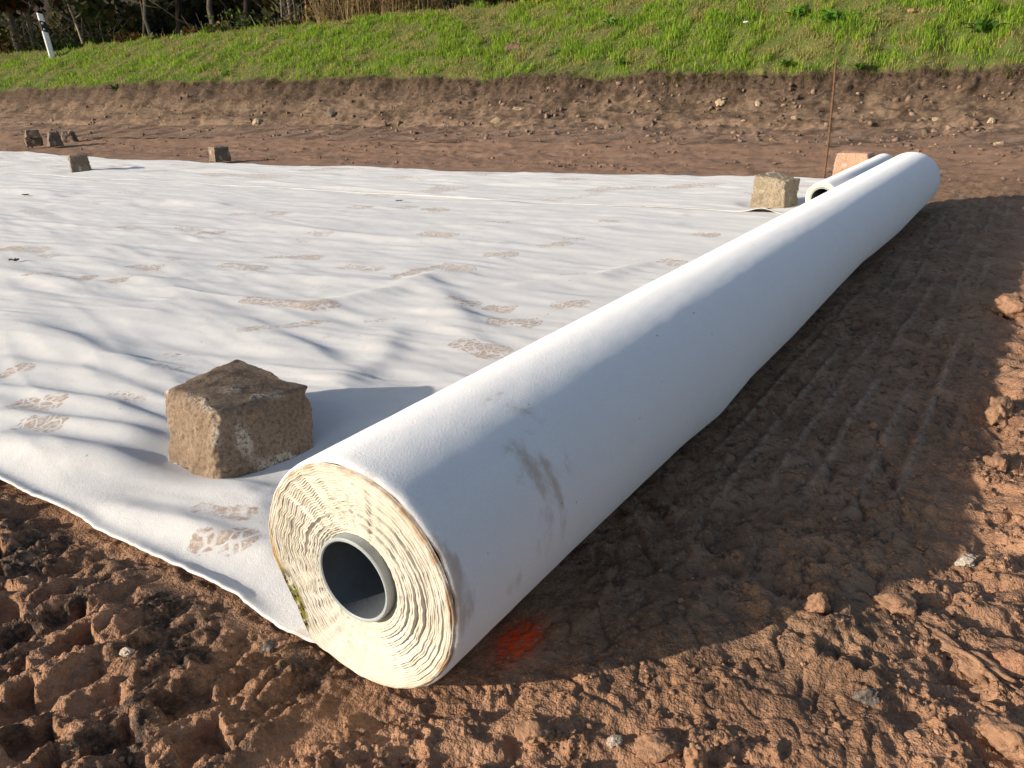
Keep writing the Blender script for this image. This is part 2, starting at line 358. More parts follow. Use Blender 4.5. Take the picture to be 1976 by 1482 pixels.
# ================================================================== ground
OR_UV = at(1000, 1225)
PIT_E1 = np.array([0.064, -0.018]); PIT_E2 = np.array([0.020, 0.058]); PIT_O = np.array([-0.176, 0.200])
def sub(mask, fn, *arrs):
    """evaluate fn only where mask > 0"""
    m = mask > 0.01; out = np.zeros(mask.shape)
    if m.any(): out[m] = fn(*[a[m] for a in arrs])
    return out
def terrace(p, n, k=0.22):
    q = p * n; f = np.floor(q); return (f + sst(1 - k, 1.0, q - f)) / n
def cracks(x, y, seed, w):
    return np.exp(-(vnoise(x, y, seed) / w) ** 2)
def ground_fields(x, y, micro=True):
    x = np.asarray(x, float); y = np.asarray(y, float)
    u, v = UV(x, y)
    rr = np.hypot(x, y)
    near = 1 - sst(2.2, 4.5, rr)
    wob = 0.03 * fbm(u * 4, v * 4, 2, 91)
    # where the sheet and rolls lie the subsoil is levelled
    sheet = sst(-0.02, 0.07, u) * sst(-0.13, -0.02, v) * (1 - sst(4.55, 4.8, u))
    # compacted lane in front of the roll
    lane = sst(-0.02, 0.30, u + wob) * sst(-0.50, -0.42, v + wob) * (1 - sst(-0.06, 0.0, v)) * (1 - sst(4.2, 6, u)) * sst(-0.1, 0.25, u * 0.9 + v * 0.30 + 0.12 + wob)
    far = sst(1.6, 4.5, rr)
    left = sst(-0.02, 0.06, v + wob) * (1 - sst(-0.03, 0.03, u)) * near
    leftw = sst(-0.10, 0.05, v + wob) * (1 - sst(-0.02, 0.03, u)) * near
    right = (1 - lane) * (1 - leftw) * (1 - sheet)
    h = 0.010 * fbm(u * 2.3, v * 2.3, 3, 1) * (1 - 0.6 * sheet)
    # ---------- left: rutted, with lug pits
    w1 = 0.010 * vnoise(u * 24, v * 24, 31) + 0.004 * vnoise(u * 70, v * 70, 33); w2 = 0.010 * vnoise(u * 24, v * 24, 32) + 0.004 * vnoise(u * 70, v * 70, 34)
    det = PIT_E1[0] * PIT_E2[1] - PIT_E1[1] * PIT_E2[0]
    du = u + w1 - PIT_O[0]; dv = v + w2 - PIT_O[1]
    ca = (du * PIT_E2[1] - dv * PIT_E2[0]) / det; cb = (-du * PIT_E1[1] + dv * PIT_E1[0]) / det
    ia = np.floor(ca + .5).astype(np.int64); ib = np.floor(cb + .5).astype(np.int64)
    fa = ca - ia; fb = cb - ib; z0 = np.zeros_like(ia)
    dep = 0.25 + 0.75 * _hash(ia, ib, z0, 77)
    pit = (1 - sst(0.27, 0.37, np.abs(fa))) * (1 - sst(0.29, 0.39, np.abs(fb))) * dep
    pitm = left * sst(-0.06, -0.11, u + 0.6 * wob - 0.12 * (v - 0.2))
    h = h - 0.042 * pit * pitm * (0.75 + 0.6 * fa) + 0.014 * pitm
    def f_left(u, v, x, y, pt):
        calm = (1 - 0.9 * np.clip(pt * 1.6, 0, 1))
        uw = u + 0.02 * vnoise(u * 9, v * 9, 3); vw = v + 0.006 * vnoise(u * 30, v * 30, 4)
        g = 0.010 * terrace(fbm(uw * 10, vw * 26, 3, 41, 0.55), 5, 0.3) + 0.0035 * (ridged(uw * 16, vw * 58, 4, 43, 0.6) - 1.2)
        g = g + 0.006 * fbm(uw * 22, vw * 22, 4, 45, 0.6)
        m = sst(-0.1, 0.4, fbm(u * 12, v * 12, 2, 48))
        g = g + 0.6 * (0.016 * lumps(x, y, 0.016, 51, 0.35) + 0.008 * lumps(x, y, 0.008, 52, 0.6)) * m
        g = g - 0.004 * cracks(u * 16, v * 24, 55, 0.10)
        return g * calm + 0.0012 * fbm(u * 90, v * 90, 3, 57, 0.6)
    h = h + left * sub(left, f_left, u, v, x, y, pit * pitm)
    # ---------- right: churned, pressed plates between crumbs
    def f_right(u, v, x, y):
        uw = u + 0.010 * vnoise(u * 26, v * 26, 58) + 0.004 * vnoise(u * 80, v * 80, 59); vw = v + 0.010 * vnoise(u * 26, v * 26, 60) + 0.004 * vnoise(u * 80, v * 80, 64)
        g = 0.007 * fbm(u * 5.5, v * 5.5, 3, 5)
        g = g + 0.012 * terrace(fbm(uw * 13, vw * 13, 3, 61, 0.5), 4, 0.35)
        cm = sst(-0.15, 0.35, fbm(uw * 10, vw * 10, 4, 63, 0.6))
        g = g + cm * (0.60 * 0.015 * lumps(uw, vw, 0.015, 66, 0.65, 0.25, 0.6) + 0.65 * 0.0075 * lumps(x, y, 0.0075, 70, 0.85, 0.25, 0.55))
        g = g + 0.42 * 0.030 * lumps(uw, vw, 0.030, 62, 0.28, 0.15, 0.45)
        g = g + (0.3 + 0.7 * cm) * 0.0032 * fbm(u * 60, v * 60, 4, 75, 0.62)
        g = g - 0.007 * cracks(uw * 9, vw * 9, 76, 0.07) * sst(-0.2, 0.3, vnoise(u * 6, v * 6, 77))
        # cleat marks pressed into the plates
        q = u * 0.75 + v * 0.66
        cle = sst(-0.2, 0.15, np.sin(q * 2 * math.pi / 0.030 + 2.2 * vnoise(u * 12, v * 12, 78))) * sst(0.02, 0.25, vnoise(u * 5 + 3, v * 5, 79)) * (1 - cm)
        return g - 0.0055 * cle - 0.008
    h = h + right * near * sub(right * near, f_right, u, v, x, y)
    # ridge thrown up along the outer edge of the lane
    rv = v + 0.565 + 0.05 * vnoise(u * 3, u * 0 + 2, 81)
    h = h + 0.016 * np.exp(-(rv / 0.040) ** 2) * sst(0.45, 0.8, u) * (0.45 + 0.75 * vnoise(u * 6, v * 6, 82)) * (1 - sst(3, 5, u))
    # ---------- lane: crawler grooves along u, cracked plates between
    def f_lane(u, v, x, y):
        gl = 0
        for k, g0 in enumerate((-0.455, -0.405, -0.355, -0.288, -0.235, -0.178, -0.122)):
            gw = 0.006 * vnoise(u * 2.2, u * 0 + k, 83) + 0.0025 * vnoise(u * 18, u * 0 + k, 84)
            brk = sst(-0.32, 0.15, vnoise(u * 2.6 + 3 * k, u * 0 + 5.5 * k, 85))
            gl = gl + brk * (1.0 * np.exp(-((v - g0 - gw) / 0.004) ** 2) - 1.2 * np.exp(-((v - g0 - gw - 0.011) / 0.006) ** 2))
        uw = u + 0.012 * vnoise(u * 20, v * 20, 121); vw = v + 0.012 * vnoise(u * 20, v * 20, 122)
        g = 0.0048 * gl * sst(0.40, 0.75, u) + 0.0060 * terrace(fbm(uw * 7, vw * 15, 3, 86, 0.55), 5, 0.25) + 0.0018 * fbm(u * 45, v * 45, 4, 88, 0.62)
        rg = 0.75 * sst(0.22, 0.55, fbm(u * 5, v * 7, 4, 87, 0.6))                       # broken patches
        g = g + rg * (0.010 * (ridged(uw * 22, vw * 22, 4, 89, 0.6) - 1.25) + 0.009 * lumps(uw, vw, 0.014, 90, 0.5))
        g = g - 0.0075 * cracks(uw * 6, vw * 11, 93, 0.05) * sst(-0.1, 0.3, vnoise(u * 4, v * 4, 94)) - 0.004 * cracks(uw * 17, vw * 26, 96, 0.07)
        g = g + 0.020 * np.exp(-((u - 1.55 - 0.3 * (v + 0.3)) / 0.06) ** 2) * (ridged(u * 14, v * 14, 4, 92) - 1.0)
        g = g + 0.018 * np.exp(-((u - 0.42 - 0.5 * (v + 0.2)) / 0.07) ** 2) * (ridged(u * 11, v * 11, 4, 98) - 1.1)
        return g
    h = h + lane * sub(lane, f_lane, u, v, x, y)
    groove = 0
    for k, g0 in enumerate((-0.455, -0.405, -0.355, -0.288, -0.235, -0.178, -0.122)):
        gw = 0.006 * vnoise(u * 2.2, u * 0 + k, 83) + 0.0025 * vnoise(u * 18, u * 0 + k, 84)
        groove = groove + sst(-0.32, 0.15, vnoise(u * 2.6 + 3 * k, u * 0 + 5.5 * k, 85)) * np.exp(-((v - g0 - gw) / 0.007) ** 2)
    # ---------- far levelled ground: shallow scrape marks and clods
    pl = far * (1 - sheet) * (1 - lane * 0.7)
    def f_far(u, v, x, y):
        iso = sst(5, 10, v)
        g = 0.011 * fbm(u * 5.5, v * 1.5, 4, 95, 0.6) * (1 - iso) + iso * 0.010 * fbm(u * 3, v * 3, 4, 195, 0.6)
        m = sst(0.0, 0.4, fbm(u * 2.6, v * 1.2, 3, 99))
        return g + 0.45 * m * 0.06 * lumps(x, y, 0.06, 97, 0.5, 0.15, 0.5) + 0.006 * fbm(u * 14, v * 9, 3, 197, 0.6)
    h = h + pl * sub(pl * (rr < 40), f_far, u, v, x, y)
    # keep clear under sheet and roll
    hs = np.minimum(h * 0.25, 0.002) - 0.010
    h = h * (1 - sheet) + hs * sheet
    near_roll = np.exp(-(v / 0.075) ** 2) * sst(-0.01, 0.05, u) * (1 - sst(3.6, 3.7, u))
    h = h * (1 - near_roll) + np.minimum(h, -0.002) * near_roll
    lip = np.exp(-((u - 0.0) / 0.03) ** 2) * sst(0.02, 0.08, v)
    h = np.where(lip > 0.3, np.minimum(h, -0.001 + 0.4 * (1 - lip) * 0.03), h)
    # gentle rise towards the bank
    h = h + 0.10 * sst(5.2, 7.6, u) * (1 + 0.04 * np.clip(v, 0, 20))
    dark = left * sst(-0.05, 0.35, fbm(u * 7, v * 9, 4, 101) + 0.10 + 1.5 * (u + 0.10)) + 0.30 * sst(0.15, 0.5, fbm(u * 2.2, v * 5, 4, 103)) * (1 - left)
    crumb = right * (1 - far * 0.65) + 0.7 * pitm
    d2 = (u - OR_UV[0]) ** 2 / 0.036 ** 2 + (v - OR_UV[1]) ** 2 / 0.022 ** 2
    blotch = np.clip(1.7 * np.exp(-d2 * 1.3), 0, 1)  # oval orange blotch coloured into the mud beside the roll
    return h, dict(dark=np.clip(dark, 0, 1), crumb=np.clip(crumb, 0, 1), flat=np.clip(lane * sst(0.05, 0.35, u + wob) + 0.3 * left * (1 - pitm), 0, 1), blotch=blotch, farg=far * (1 - lane), groove=np.clip(lane * groove * sst(0.40, 0.75, u), 0, 1))

rr = np.concatenate([np.exp(np.arange(math.log(0.40), math.log(2.3), 0.0035)), np.exp(np.arange(math.log(2.3), math.log(5.0), 0.0080)),
                     np.exp(np.arange(math.log(5.0), math.log(17.0), 0.0075)), np.exp(np.arange(math.log(17.0), math.log(600.0), 0.08))])
rr = np.concatenate([[0.02, 0.1, 0.2, 0.3], rr])
th = np.concatenate([np.arange(-1.30, -0.80, 0.008), np.arange(-0.80, 0.80, 0.0029), np.arange(0.80, 1.10, 0.010), np.arange(1.10, 2 * math.pi - 1.30, 0.06)])
RR, TH = np.meshgrid(rr, th, indexing='ij')
gx = (RR * np.sin(TH)).ravel(); gy = (RR * np.cos(TH)).ravel()
gz, gat = ground_fields(gx, gy)
gz = np.where(RR.ravel() > 30, gz * 0 - 0.3, gz)
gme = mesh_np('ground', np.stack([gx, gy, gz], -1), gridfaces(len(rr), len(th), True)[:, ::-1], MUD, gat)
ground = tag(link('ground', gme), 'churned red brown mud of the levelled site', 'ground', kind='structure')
def gh(u, v):
    p = PP(np.atleast_1d(u), np.atleast_1d(v), 0)
    return ground_fields(p[:, 0], p[:, 1])[0]

# ================================================================== embankment
UCAM, VCAM = UV(np.array(0.0), np.array(0.0))
def v_samples(v0, v1, step):
    f = lambda q: math.atan((q - VCAM) / 8.6)
    t = np.arange(f(v0), f(v1), step); return VCAM + 8.6 * np.tan(t)
def bank_profile(v):
    ub = 7.35 + 0.22 * vnoise(v * 0.22, v * 0, 201) + 0.10 * vnoise(v * 0.9, v * 0, 202)
    ze = np.interp(v, [-14, -0.2, 3, 5, 8.6, 12, 17.7, 40], [0.60, 0.62, 0.66, 0.71, 0.81, 0.85, 0.86, 0.9]) + 0.035 * vnoise(v * 1.4, v * 0, 203) + 0.03 * vnoise(v * 4.5, v * 0, 207) + 0.015 * vnoise(v * 13, v * 0, 209)
    ue = ub + 0.66 + 0.08 * vnoise(v * 1.1, v * 0 + 3, 204) + 0.08 * vnoise(v * 3.7, v * 0 + 3, 208)
    zc = 1.70 + 0.06 * vnoise(v * 0.3, v * 0, 205)
    zb = 0.10 * sst(5.2, 7.6, ub) * (1 + 0.04 * np.clip(v, 0, 20)) - 0.005
    return ub, zb, ue, ze, zc
def bank_point(s, v, detail=True):
    """s 0..1 cut face, 1..2 grass slope to the crest, 2..3 verge and wood beyond"""
    ub, zb, ue, ze, zc = bank_profile(v)
    a = np.clip(s, 0, 1)
    # face: gentle foot, then steeper, near-vertical under the turf
    fu = np.interp(a, [0, 0.12, 0.3, 0.55, 0.8, 0.93, 1.0], [-1.3, -0.55, 0.10, 0.50, 0.80, 0.93, 1.0])
    fz = np.interp(a, [0, 0.12, 0.3, 0.55, 0.8, 0.93, 1.0], [-0.07, -0.005, 0.10, 0.38, 0.68, 0.88, 1.0])
    u = ub + (ue - ub) * fu; z = zb + (ze - zb) * fz
    b = np.clip(s - 1, 0, 1)
    u2 = ue + (9.9 - ue) * b; z2 = ze + (zc - ze) * (b * 0.85 + 0.15 * np.sin(b * math.pi / 2))
    c = np.clip(s - 2, 0, 1)
    u3 = 9.9 + 55 * c ** 1.8; z3 = zc + np.interp(u3, [9.9, 10.8, 12.2, 14, 20, 40, 65], [0, 0.02, -0.55, -0.35, 1.0, 7.0, 13.0])
    u = np.where(s > 2, u3, np.where(s > 1, u2, u)); z = np.where(s > 2, z3, np.where(s > 1, z2, z))
    face = np.clip(np.where(s <= 1, 1, 1 - (s - 1) * 12), 0, 1) * np.clip(s * 5, 0.25, 1)
    if detail:
        q = s * 0.95
        d = 0.06 * fbm(v * 1.6 + q, q * 2.5, 4, 211, 0.55) + 0.030 * (ridged(v * 5 + 4 * q, q * 8, 4, 215, 0.58) - 1.2) + 0.05 * lumps(v, q, 0.11, 219, 0.3, 0.12, 0.42)
        d = d + 0.022 * lumps(v, q, 0.045, 221, 0.4, 0.2, 0.5)
        # root shreds and vertical spade marks under the turf
        up = sst(0.72, 0.9, s) * (1 - sst(1.0, 1.03, s))
        d = d + up * 0.03 * (ridged(v * 13, q * 3, 3, 223, 0.6) - 1.3)
        u = u - d * face * 0.8; z = z + d * face * 0.45
        gm = sst(1.0, 1.15, s)
        z = z + gm * (0.05 * fbm(v * 1.1, u * 1.1, 3, 226) + 0.03 * fbm(v * 4, u * 4, 3, 228)) * (1 + 3 * sst(2.1, 2.6, s))
    return u, z
vs_ = np.concatenate([np.arange(-60, -16, 1.5), v_samples(-14.5, 48, 0.0019), np.arange(50, 110, 4.0)])
ss = np.concatenate([np.linspace(0, 0.95, 96), np.linspace(0.957, 1.06, 16), np.linspace(1.07, 2.0, 48), np.linspace(2.02, 3.0, 40)])
SS, VV = np.meshgrid(ss, vs_, indexing='ij')
bu, bz = bank_point(SS.ravel(), VV.ravel())
sj = SS.ravel() + 0.03 * vnoise(VV.ravel() * 9, SS.ravel() * 4, 231)
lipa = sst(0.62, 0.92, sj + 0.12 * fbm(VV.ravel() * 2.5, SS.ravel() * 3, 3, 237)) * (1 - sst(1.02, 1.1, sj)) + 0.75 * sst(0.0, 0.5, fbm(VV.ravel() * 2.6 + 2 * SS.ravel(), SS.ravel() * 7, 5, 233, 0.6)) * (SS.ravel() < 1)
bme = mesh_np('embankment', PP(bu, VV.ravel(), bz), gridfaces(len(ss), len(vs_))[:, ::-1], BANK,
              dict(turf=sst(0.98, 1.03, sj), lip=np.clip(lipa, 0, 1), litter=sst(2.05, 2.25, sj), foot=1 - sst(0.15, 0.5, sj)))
bank = tag(link('embankment', bme), 'cut earth bank rising to a grassy slope', 'embankment', kind='structure')

# ================================================================== unrolled sheets
edge_px = [(588, 1224), (460, 1150), (322, 1081), (198, 1022), (88, 966), (0, 923)]
ev, eu = [], []
for p in edge_px:
    q = at(*p, 0.012); ev.append(q[1]); eu.append(q[0])
def sheet_edge(v):
    return np.interp(v, ev, eu) + 0.003 * vnoise(v * 9, v * 0, 301) + 0.0016 * vnoise(v * 45, v * 0, 302) + 0.0008 * vnoise(v * 160, v * 0, 303) + np.clip(v - 0.9, 0, 20) * 0.004
folds = [  # polylines in picture coordinates, height, half width
    ([(0, 622), (150, 676), (330, 750)], 0.013, 0.048), ([(150, 505), (330, 562), (480, 640), (560, 690)], 0.007, 0.06), ([(0, 700), (170, 735), (330, 790)], 0.008, 0.03), ([(0, 812), (160, 836), (340, 864)], 0.011, 0.024),
    ([(0, 866), (160, 890), (301, 916), (430, 948), (517, 975)], 0.020, 0.042), ([(60, 968), (200, 1000), (320, 1026), (524, 1075)], 0.012, 0.028),
    ([(0, 760), (180, 790), (330, 830)], 0.008, 0.022), ([(820, 545), (870, 600), (905, 665)], 0.011, 0.06), ([(560, 610), (690, 585), (820, 560)], 0.012, 0.05),
    ([(640, 548), (770, 560), (830, 545), (900, 540)], 0.012, 0.04), ([(300, 555), (470, 540), (640, 548)], 0.009, 0.05),
    ([(0, 530), (160, 560), (330, 545)], 0.010, 0.05), ([(120, 400), (330, 395), (420, 402)], 0.018, 0.06), ([(0, 372), (130, 380)], 0.02, 0.07),
    ([(500, 440), (760, 470), (960, 478)], 0.014, 0.05), ([(900, 455), (1100, 452), (1300, 440)], 0.012, 0.05), ([(1000, 560), (1150, 545), (1240, 520)], 0.012, 0.04),
    ([(650, 760), (740, 700), (760, 650)], 0.010, 0.05), ([(520, 660), (600, 690), (680, 760)], 0.008, 0.05), ([(420, 350), (700, 372), (1000, 396)], 0.010, 0.04),
]
fold_uv = []
for pl, hh, ww in folds:
    fold_uv.append((np.array([at(*p) for p in pl]), hh, ww))
def seg_dist(u, v, pl):
    best = np.full(u.shape, 9.0); side = np.zeros(u.shape); end = np.zeros(u.shape)
    tot = len(pl) - 1
    for i in range(tot):
        a = pl[i]; b = pl[i + 1]; d = b - a; L2 = d @ d
        t0 = ((u - a[0]) * d[0] + (v - a[1]) * d[1]) / L2; t = np.clip(t0, 0, 1)
        ex = u - a[0] - d[0] * t; ey = v - a[1] - d[1] * t; ds = np.hypot(ex, ey)
        m = ds < best; best = np.where(m, ds, best); side = np.where(m, ex, side); end = np.where(m, (i + t) / tot, end)
    return best, side, end
def wrinkle(u, v, seed=0):
    dist = np.hypot(u - UCAM, v - VCAM)
    # long low folds running with the sheet, crossing at a small angle
    x = u + 0.10 * v + 0.05 * vnoise(u * 1.3, v * 1.1, 311 + seed); y = v
    a = 0.0085 * vnoise(x * 5.0, y * 0.8, 312 + seed) + 0.0060 * (1 - np.abs(vnoise(x * 7.5, y * 0.9, 313 + seed)) * 2)
    x2 = u - 0.24 * v
    a = a + 0.0050 * vnoise(x2 * 8, y * 1.6, 314 + seed) + 0.0030 * (1 - np.abs(vnoise(x2 * 13, y * 2.0, 315 + seed)) * 2)
    a = a + 0.0045 * fbm(u * 2.6, v * 2.6, 3, 316 + seed) + 0.0013 * vnoise(u * 21, v * 9, 317 + seed)
    # sharp little creases
    cr = np.exp(-(vnoise(x * 6 + 0.7 * y, y * 1.2, 318 + seed) / 0.05) ** 2) * sst(0.1, 0.5, vnoise(u * 2.2, v * 2.2, 319 + seed))
    a = a + 0.0034 * vnoise(x * 17, y * 1.7, 327 + seed) + 0.0032 * (1 - np.abs(vnoise(x * 24 + y, y * 2.3, 328 + seed)) * 2) * sst(-0.2, 0.4, vnoise(u * 1.7, v * 1.7, 329 + seed))
    return a + 0.007 * cr
def sheet1_z(u, v):
    z = 0.012 + 0.52 * wrinkle(u, v)
    for pl, hh, ww in fold_uv:
        d, sd, e = seg_dist(u, v, pl)
        wd = np.where(sd < 0, ww * 1.25, ww * 0.85)        # long flank towards the light, short steep lee
        z = z + hh * np.exp(-(d / wd) ** 2) * (0.35 + 0.65 * np.sin(np.clip(e, 0.02, 0.98) * math.pi) ** 0.5)
    e = u - sheet_edge(v)
    lipm = sst(0.13, 0.24, v) * (0.6 + 0.4 * vnoise(v * 5, v * 0 + 7, 321))
    z = z * sst(-0.01, 0.10, e + 0.02) + 0.014 * np.exp(-(e / 0.013) ** 2) * lipm + 0.002
    # pressed flat under the stones and the roll
    for (cu, cv, rad) in ((0.30, 0.59, 0.165), (3.29, 6.53, 0.12), (3.40, 0.58, 0.12)):
        m = np.exp(-(((u - cu) ** 2 + (v - cv) ** 2) / rad ** 2) ** 2); z = z * (1 - 0.92 * m) + 0.002 * m
    m = np.exp(-(v / 0.09) ** 2)
    z = z * (1 - m) + m * 0.003
    # climbs the roll before it leaves the ground
    z = z + np.maximum(0, R1 + 0.002 - np.sqrt(np.maximum(0, (R1 + 0.002) ** 2 - np.minimum(np.abs(v), 0.118) ** 2))) * np.exp(-(np.maximum(v, 0) / 0.062) ** 2) * (v > 0)
    return np.maximum(z, 0.0015)
prints = [  # boot prints: two ends of the long axis in the picture, width, strength
    ((470, 588), (655, 608), .105, 1.0), ((455, 656), (640, 632), .075, .50), ((940, 633), (1046, 637), .10, 1.0), ((1064, 604), (1142, 598), .09, .8),
    ((875, 674), (980, 698), .10, .95), ((842, 521), (908, 536), .12, .95), ((755, 545), (835, 528), .08, .6), ((932, 501), (1002, 500), .11, .8),
    ((868, 588), (922, 602), .09, .6), ((938, 604), (992, 608), .09, .55), ((24, 797), (130, 795), .085, .95), ((36, 840), (134, 838), .085, .62),
    ((375, 1004), (500, 1022), .05, .46), ((372, 1066), (500, 1066), .065, .72), ((0, 737), (54, 722), .08, .62), ((228, 780), (268, 790), .06, .42),
    ((0, 486), (95, 490), .12, .75), ((382, 456), (432, 456), .13, .7), ((228, 446), (275, 452), .10, .6), ((428, 518), (512, 529), .10, .7),
    ((508, 503), (628, 506), .09, .6), ((812, 454), (880, 463), .12, .7), ((118, 546), (188, 545), .10, .65), ((203, 552), (252, 553), .10, .75),
    ((250, 522), (316, 527), .10, .6), ((655, 521), (742, 530), .09, .5), ((1036, 485), (1104, 478), .10, .7), ((1338, 459), (1388, 463), .11, .7),
    ((1160, 434), (1190, 437), .1, .5), ((770, 404), (800, 407), .15, .6), ((820, 408), (862, 414), .13, .6), ((675, 404), (715, 408), .14, .55),
    ((445, 418), (490, 420), .12, .5), ((515, 414), (560, 418), .12, .6), ((40, 412), (95, 420), .14, .5), ((160, 398), (205, 400), .12, .4),
    ((1284, 513), (1308, 517), .10, .8), ((1085, 470), (1130, 468), .1, .5), ((340, 445), (385, 452), .1, .5), ((590, 458), (640, 462), .1, .45),
    ((60, 543), (90, 540), .06, .8), ((75, 498), (110, 502), .06, .8), ((230, 375), (290, 377), .14, .4), ((940, 432), (985, 437), .1, .5), ((700, 380), (760, 384), .13, .45),
    ((320, 505), (345, 512), .05, .5), ((590, 560), (640, 566), .06, .35), ((330, 694), (360, 700), .05, .4), ((310, 722), (345, 728), .05, .5), ((620, 662), (700, 668), .05, .3),
    ((700, 632), (760, 628), .04, .4), ((1095, 540), (1120, 538), .05, .4), ((560, 470), (600, 474), .06, .4),
]
def print_mask(u, v):
    out = np.zeros(u.shape)
    for p0, p1, wd, st in prints:
        a = np.array(at(*p0)); b = np.array(at(*p1)); c = (a + b) / 2; d = b - a; L = np.linalg.norm(d)
        Lc = min(max(L, 0.10), 0.36); d /= L
        m = (np.abs(u - c[0]) < 0.4) & (np.abs(v - c[1]) < 0.4)
        if not m.any(): continue
        s = ((u[m] - c[0]) * d[0] + (v[m] - c[1]) * d[1]) / (Lc / 2); t = (-(u[m] - c[0]) * d[1] + (v[m] - c[1]) * d[0]) / (wd / 2)
        prof = np.interp(s, [-1.05, -0.95, -0.6, -0.2, 0.25, 0.65, 0.95, 1.05], [0.0, 0.65, 0.8, 0.6, 0.95, 1.0, 0.6, 0.0])
        k = (1 - sst(0.75, 1.15, np.abs(t) / np.maximum(prof, 0.05))) * (1 - sst(0.92, 1.06, np.abs(s)))
        out[m] = np.maximum(out[m], k * st)
    return out
def graded(a, b, s0, g):
    o = [a]
    while o[-1] < b: o.append(o[-1] + s0 + g * abs(o[-1] - a))
    o[-1] = b; return np.array(o)
def sheet(name, us_p, vv, ufun, zfun, attrs, hem=0.0035):
    """us_p: 0..1 across; ufun(p, v) -> u"""
    PG, VG = np.meshgrid(us_p, vv, indexing='ij'); pf = PG.ravel(); vf = VG.ravel(); uf = ufun(pf, vf); z = zfun(uf, vf)
    top = PP(uf, vf, z); nr, nc = PG.shape
    f = gridfaces(nr, nc)
    # hem: the cut edge has thickness
    rows = [np.arange(nc), (nr - 1) * nc + np.arange(nc)]; cols_ = [np.arange(nr) * nc, np.arange(nr) * nc + nc - 1]
    V_ = [top]; F_ = [f]; nv = len(top); at_ = {k: [fn(uf, vf)] for k, fn in attrs.items()}
    for idx, flip in ((rows[0], 1), (rows[1], 0), (cols_[0], 0), (cols_[1], 1)):
        lo = top[idx].copy(); lo[:, 2] = lo[:, 2] - hem
        V_.append(lo); k = np.arange(len(idx) - 1)
        q = np.stack([idx[k], idx[k + 1], nv + k + 1, nv + k], -1)
        F_.append(q[:, ::-1] if flip else q); nv += len(idx)
        for kk in at_: at_[kk].append(at_[kk][0][idx])
    return mesh_np(name, np.concatenate(V_), np.concatenate(F_), FAB, {k: np.concatenate(x) for k, x in at_.items()})
uu = graded(0, 3.62, 0.0046, 0.0050); uu = np.sort(np.concatenate([uu, [0.002, 0.006]])) / 3.62
vv1 = graded(-0.03, 15.5, 0.0056, 0.0062)
zero = lambda u, v: np.zeros(u.shape)
def hem_smear(u, v):
    return 0.62 * np.exp(-((u - sheet_edge(v)) / 0.014) ** 2) * sst(-0.1, 0.3, vnoise(v * 6, v * 0, 331))
me = sheet('geotextile_sheet', uu, vv1, lambda p, v: sheet_edge(v) + p * (L1 - sheet_edge(v)), sheet1_z, dict(print=print_mask, smear=hem_smear))
tag(link('geotextile_sheet', me), 'white geotextile sheet in front, wrinkled and marked with muddy boot prints', 'fabric')

far_px = [(1590, 345), (1500, 342), (1000, 332), (500, 317), (240, 308), (120, 300), (50, 293), (0, 293)]
fv = []; fu_ = []
for p in far_px:
    q = at(*p, 0.02); fv.append(q[1]); fu_.append(q[0])
seam_px = [(1490, 412), (1000, 388), (395, 355)]
sv = []; su = []
for p in seam_px:
    q = at(*p, 0.02); sv.append(q[1]); su.append(q[0])
def sheet2_z(u, v):
    e = u - (np.interp(v, sv, su))
    base = sheet1_z(u, v) * (1 - sst(3.60, 3.66, u)) + (0.012 + 0.8 * wrinkle(u, v, 40)) * sst(3.60, 3.66, u)
    z = base + 0.0018 + 0.0025 * np.exp(-(e / 0.02) ** 2) * (0.5 + 0.8 * vnoise(v * 2.5, v * 0, 341)) + 0.008 * sst(0.05, 0.4, e) * (0.5 + vnoise(u * 4, v * 0.7, 342))
    z = z + 0.022 * np.exp(-(((u - su[0]) / 0.05) ** 2 + ((v - 0.52) / 0.06) ** 2))
    z = z * (1 - np.exp(-((v - 0.30) / 0.07) ** 2)) + 0.006 * np.exp(-((v - 0.30) / 0.07) ** 2)
    for (cu, cv, rad) in ((3.43, 0.60, 0.10), (4.45, 6.09, 0.12), (3.29, 6.53, 0.13)):
        m = np.exp(-(((u - cu) ** 2 + (v - cv) ** 2) / rad ** 2) ** 2); z = z * (1 - 0.85 * m) + 0.006 * m
    return np.maximum(z, 0.004)
pp = np.concatenate([np.linspace(0, 0.05, 6), np.linspace(0.06, 1, 95)])
vv2 = graded(0.22, 15.5, 0.016, 0.0085)
me = sheet('geotextile_sheet', pp, vv2, lambda p, v: np.interp(v, sv, su) + p * (np.interp(v, fv, fu_) - np.interp(v, sv, su)), sheet2_z,
           dict(print=lambda u, v: 0.5 * sst(0.25, 0.5, vnoise(u * 3, v * 2.2, 345)), smear=zero), hem=0.0015)
tag(link('geotextile_sheet', me), 'white geotextile sheet farther back, its straight far edge before the earth bank', 'fabric')

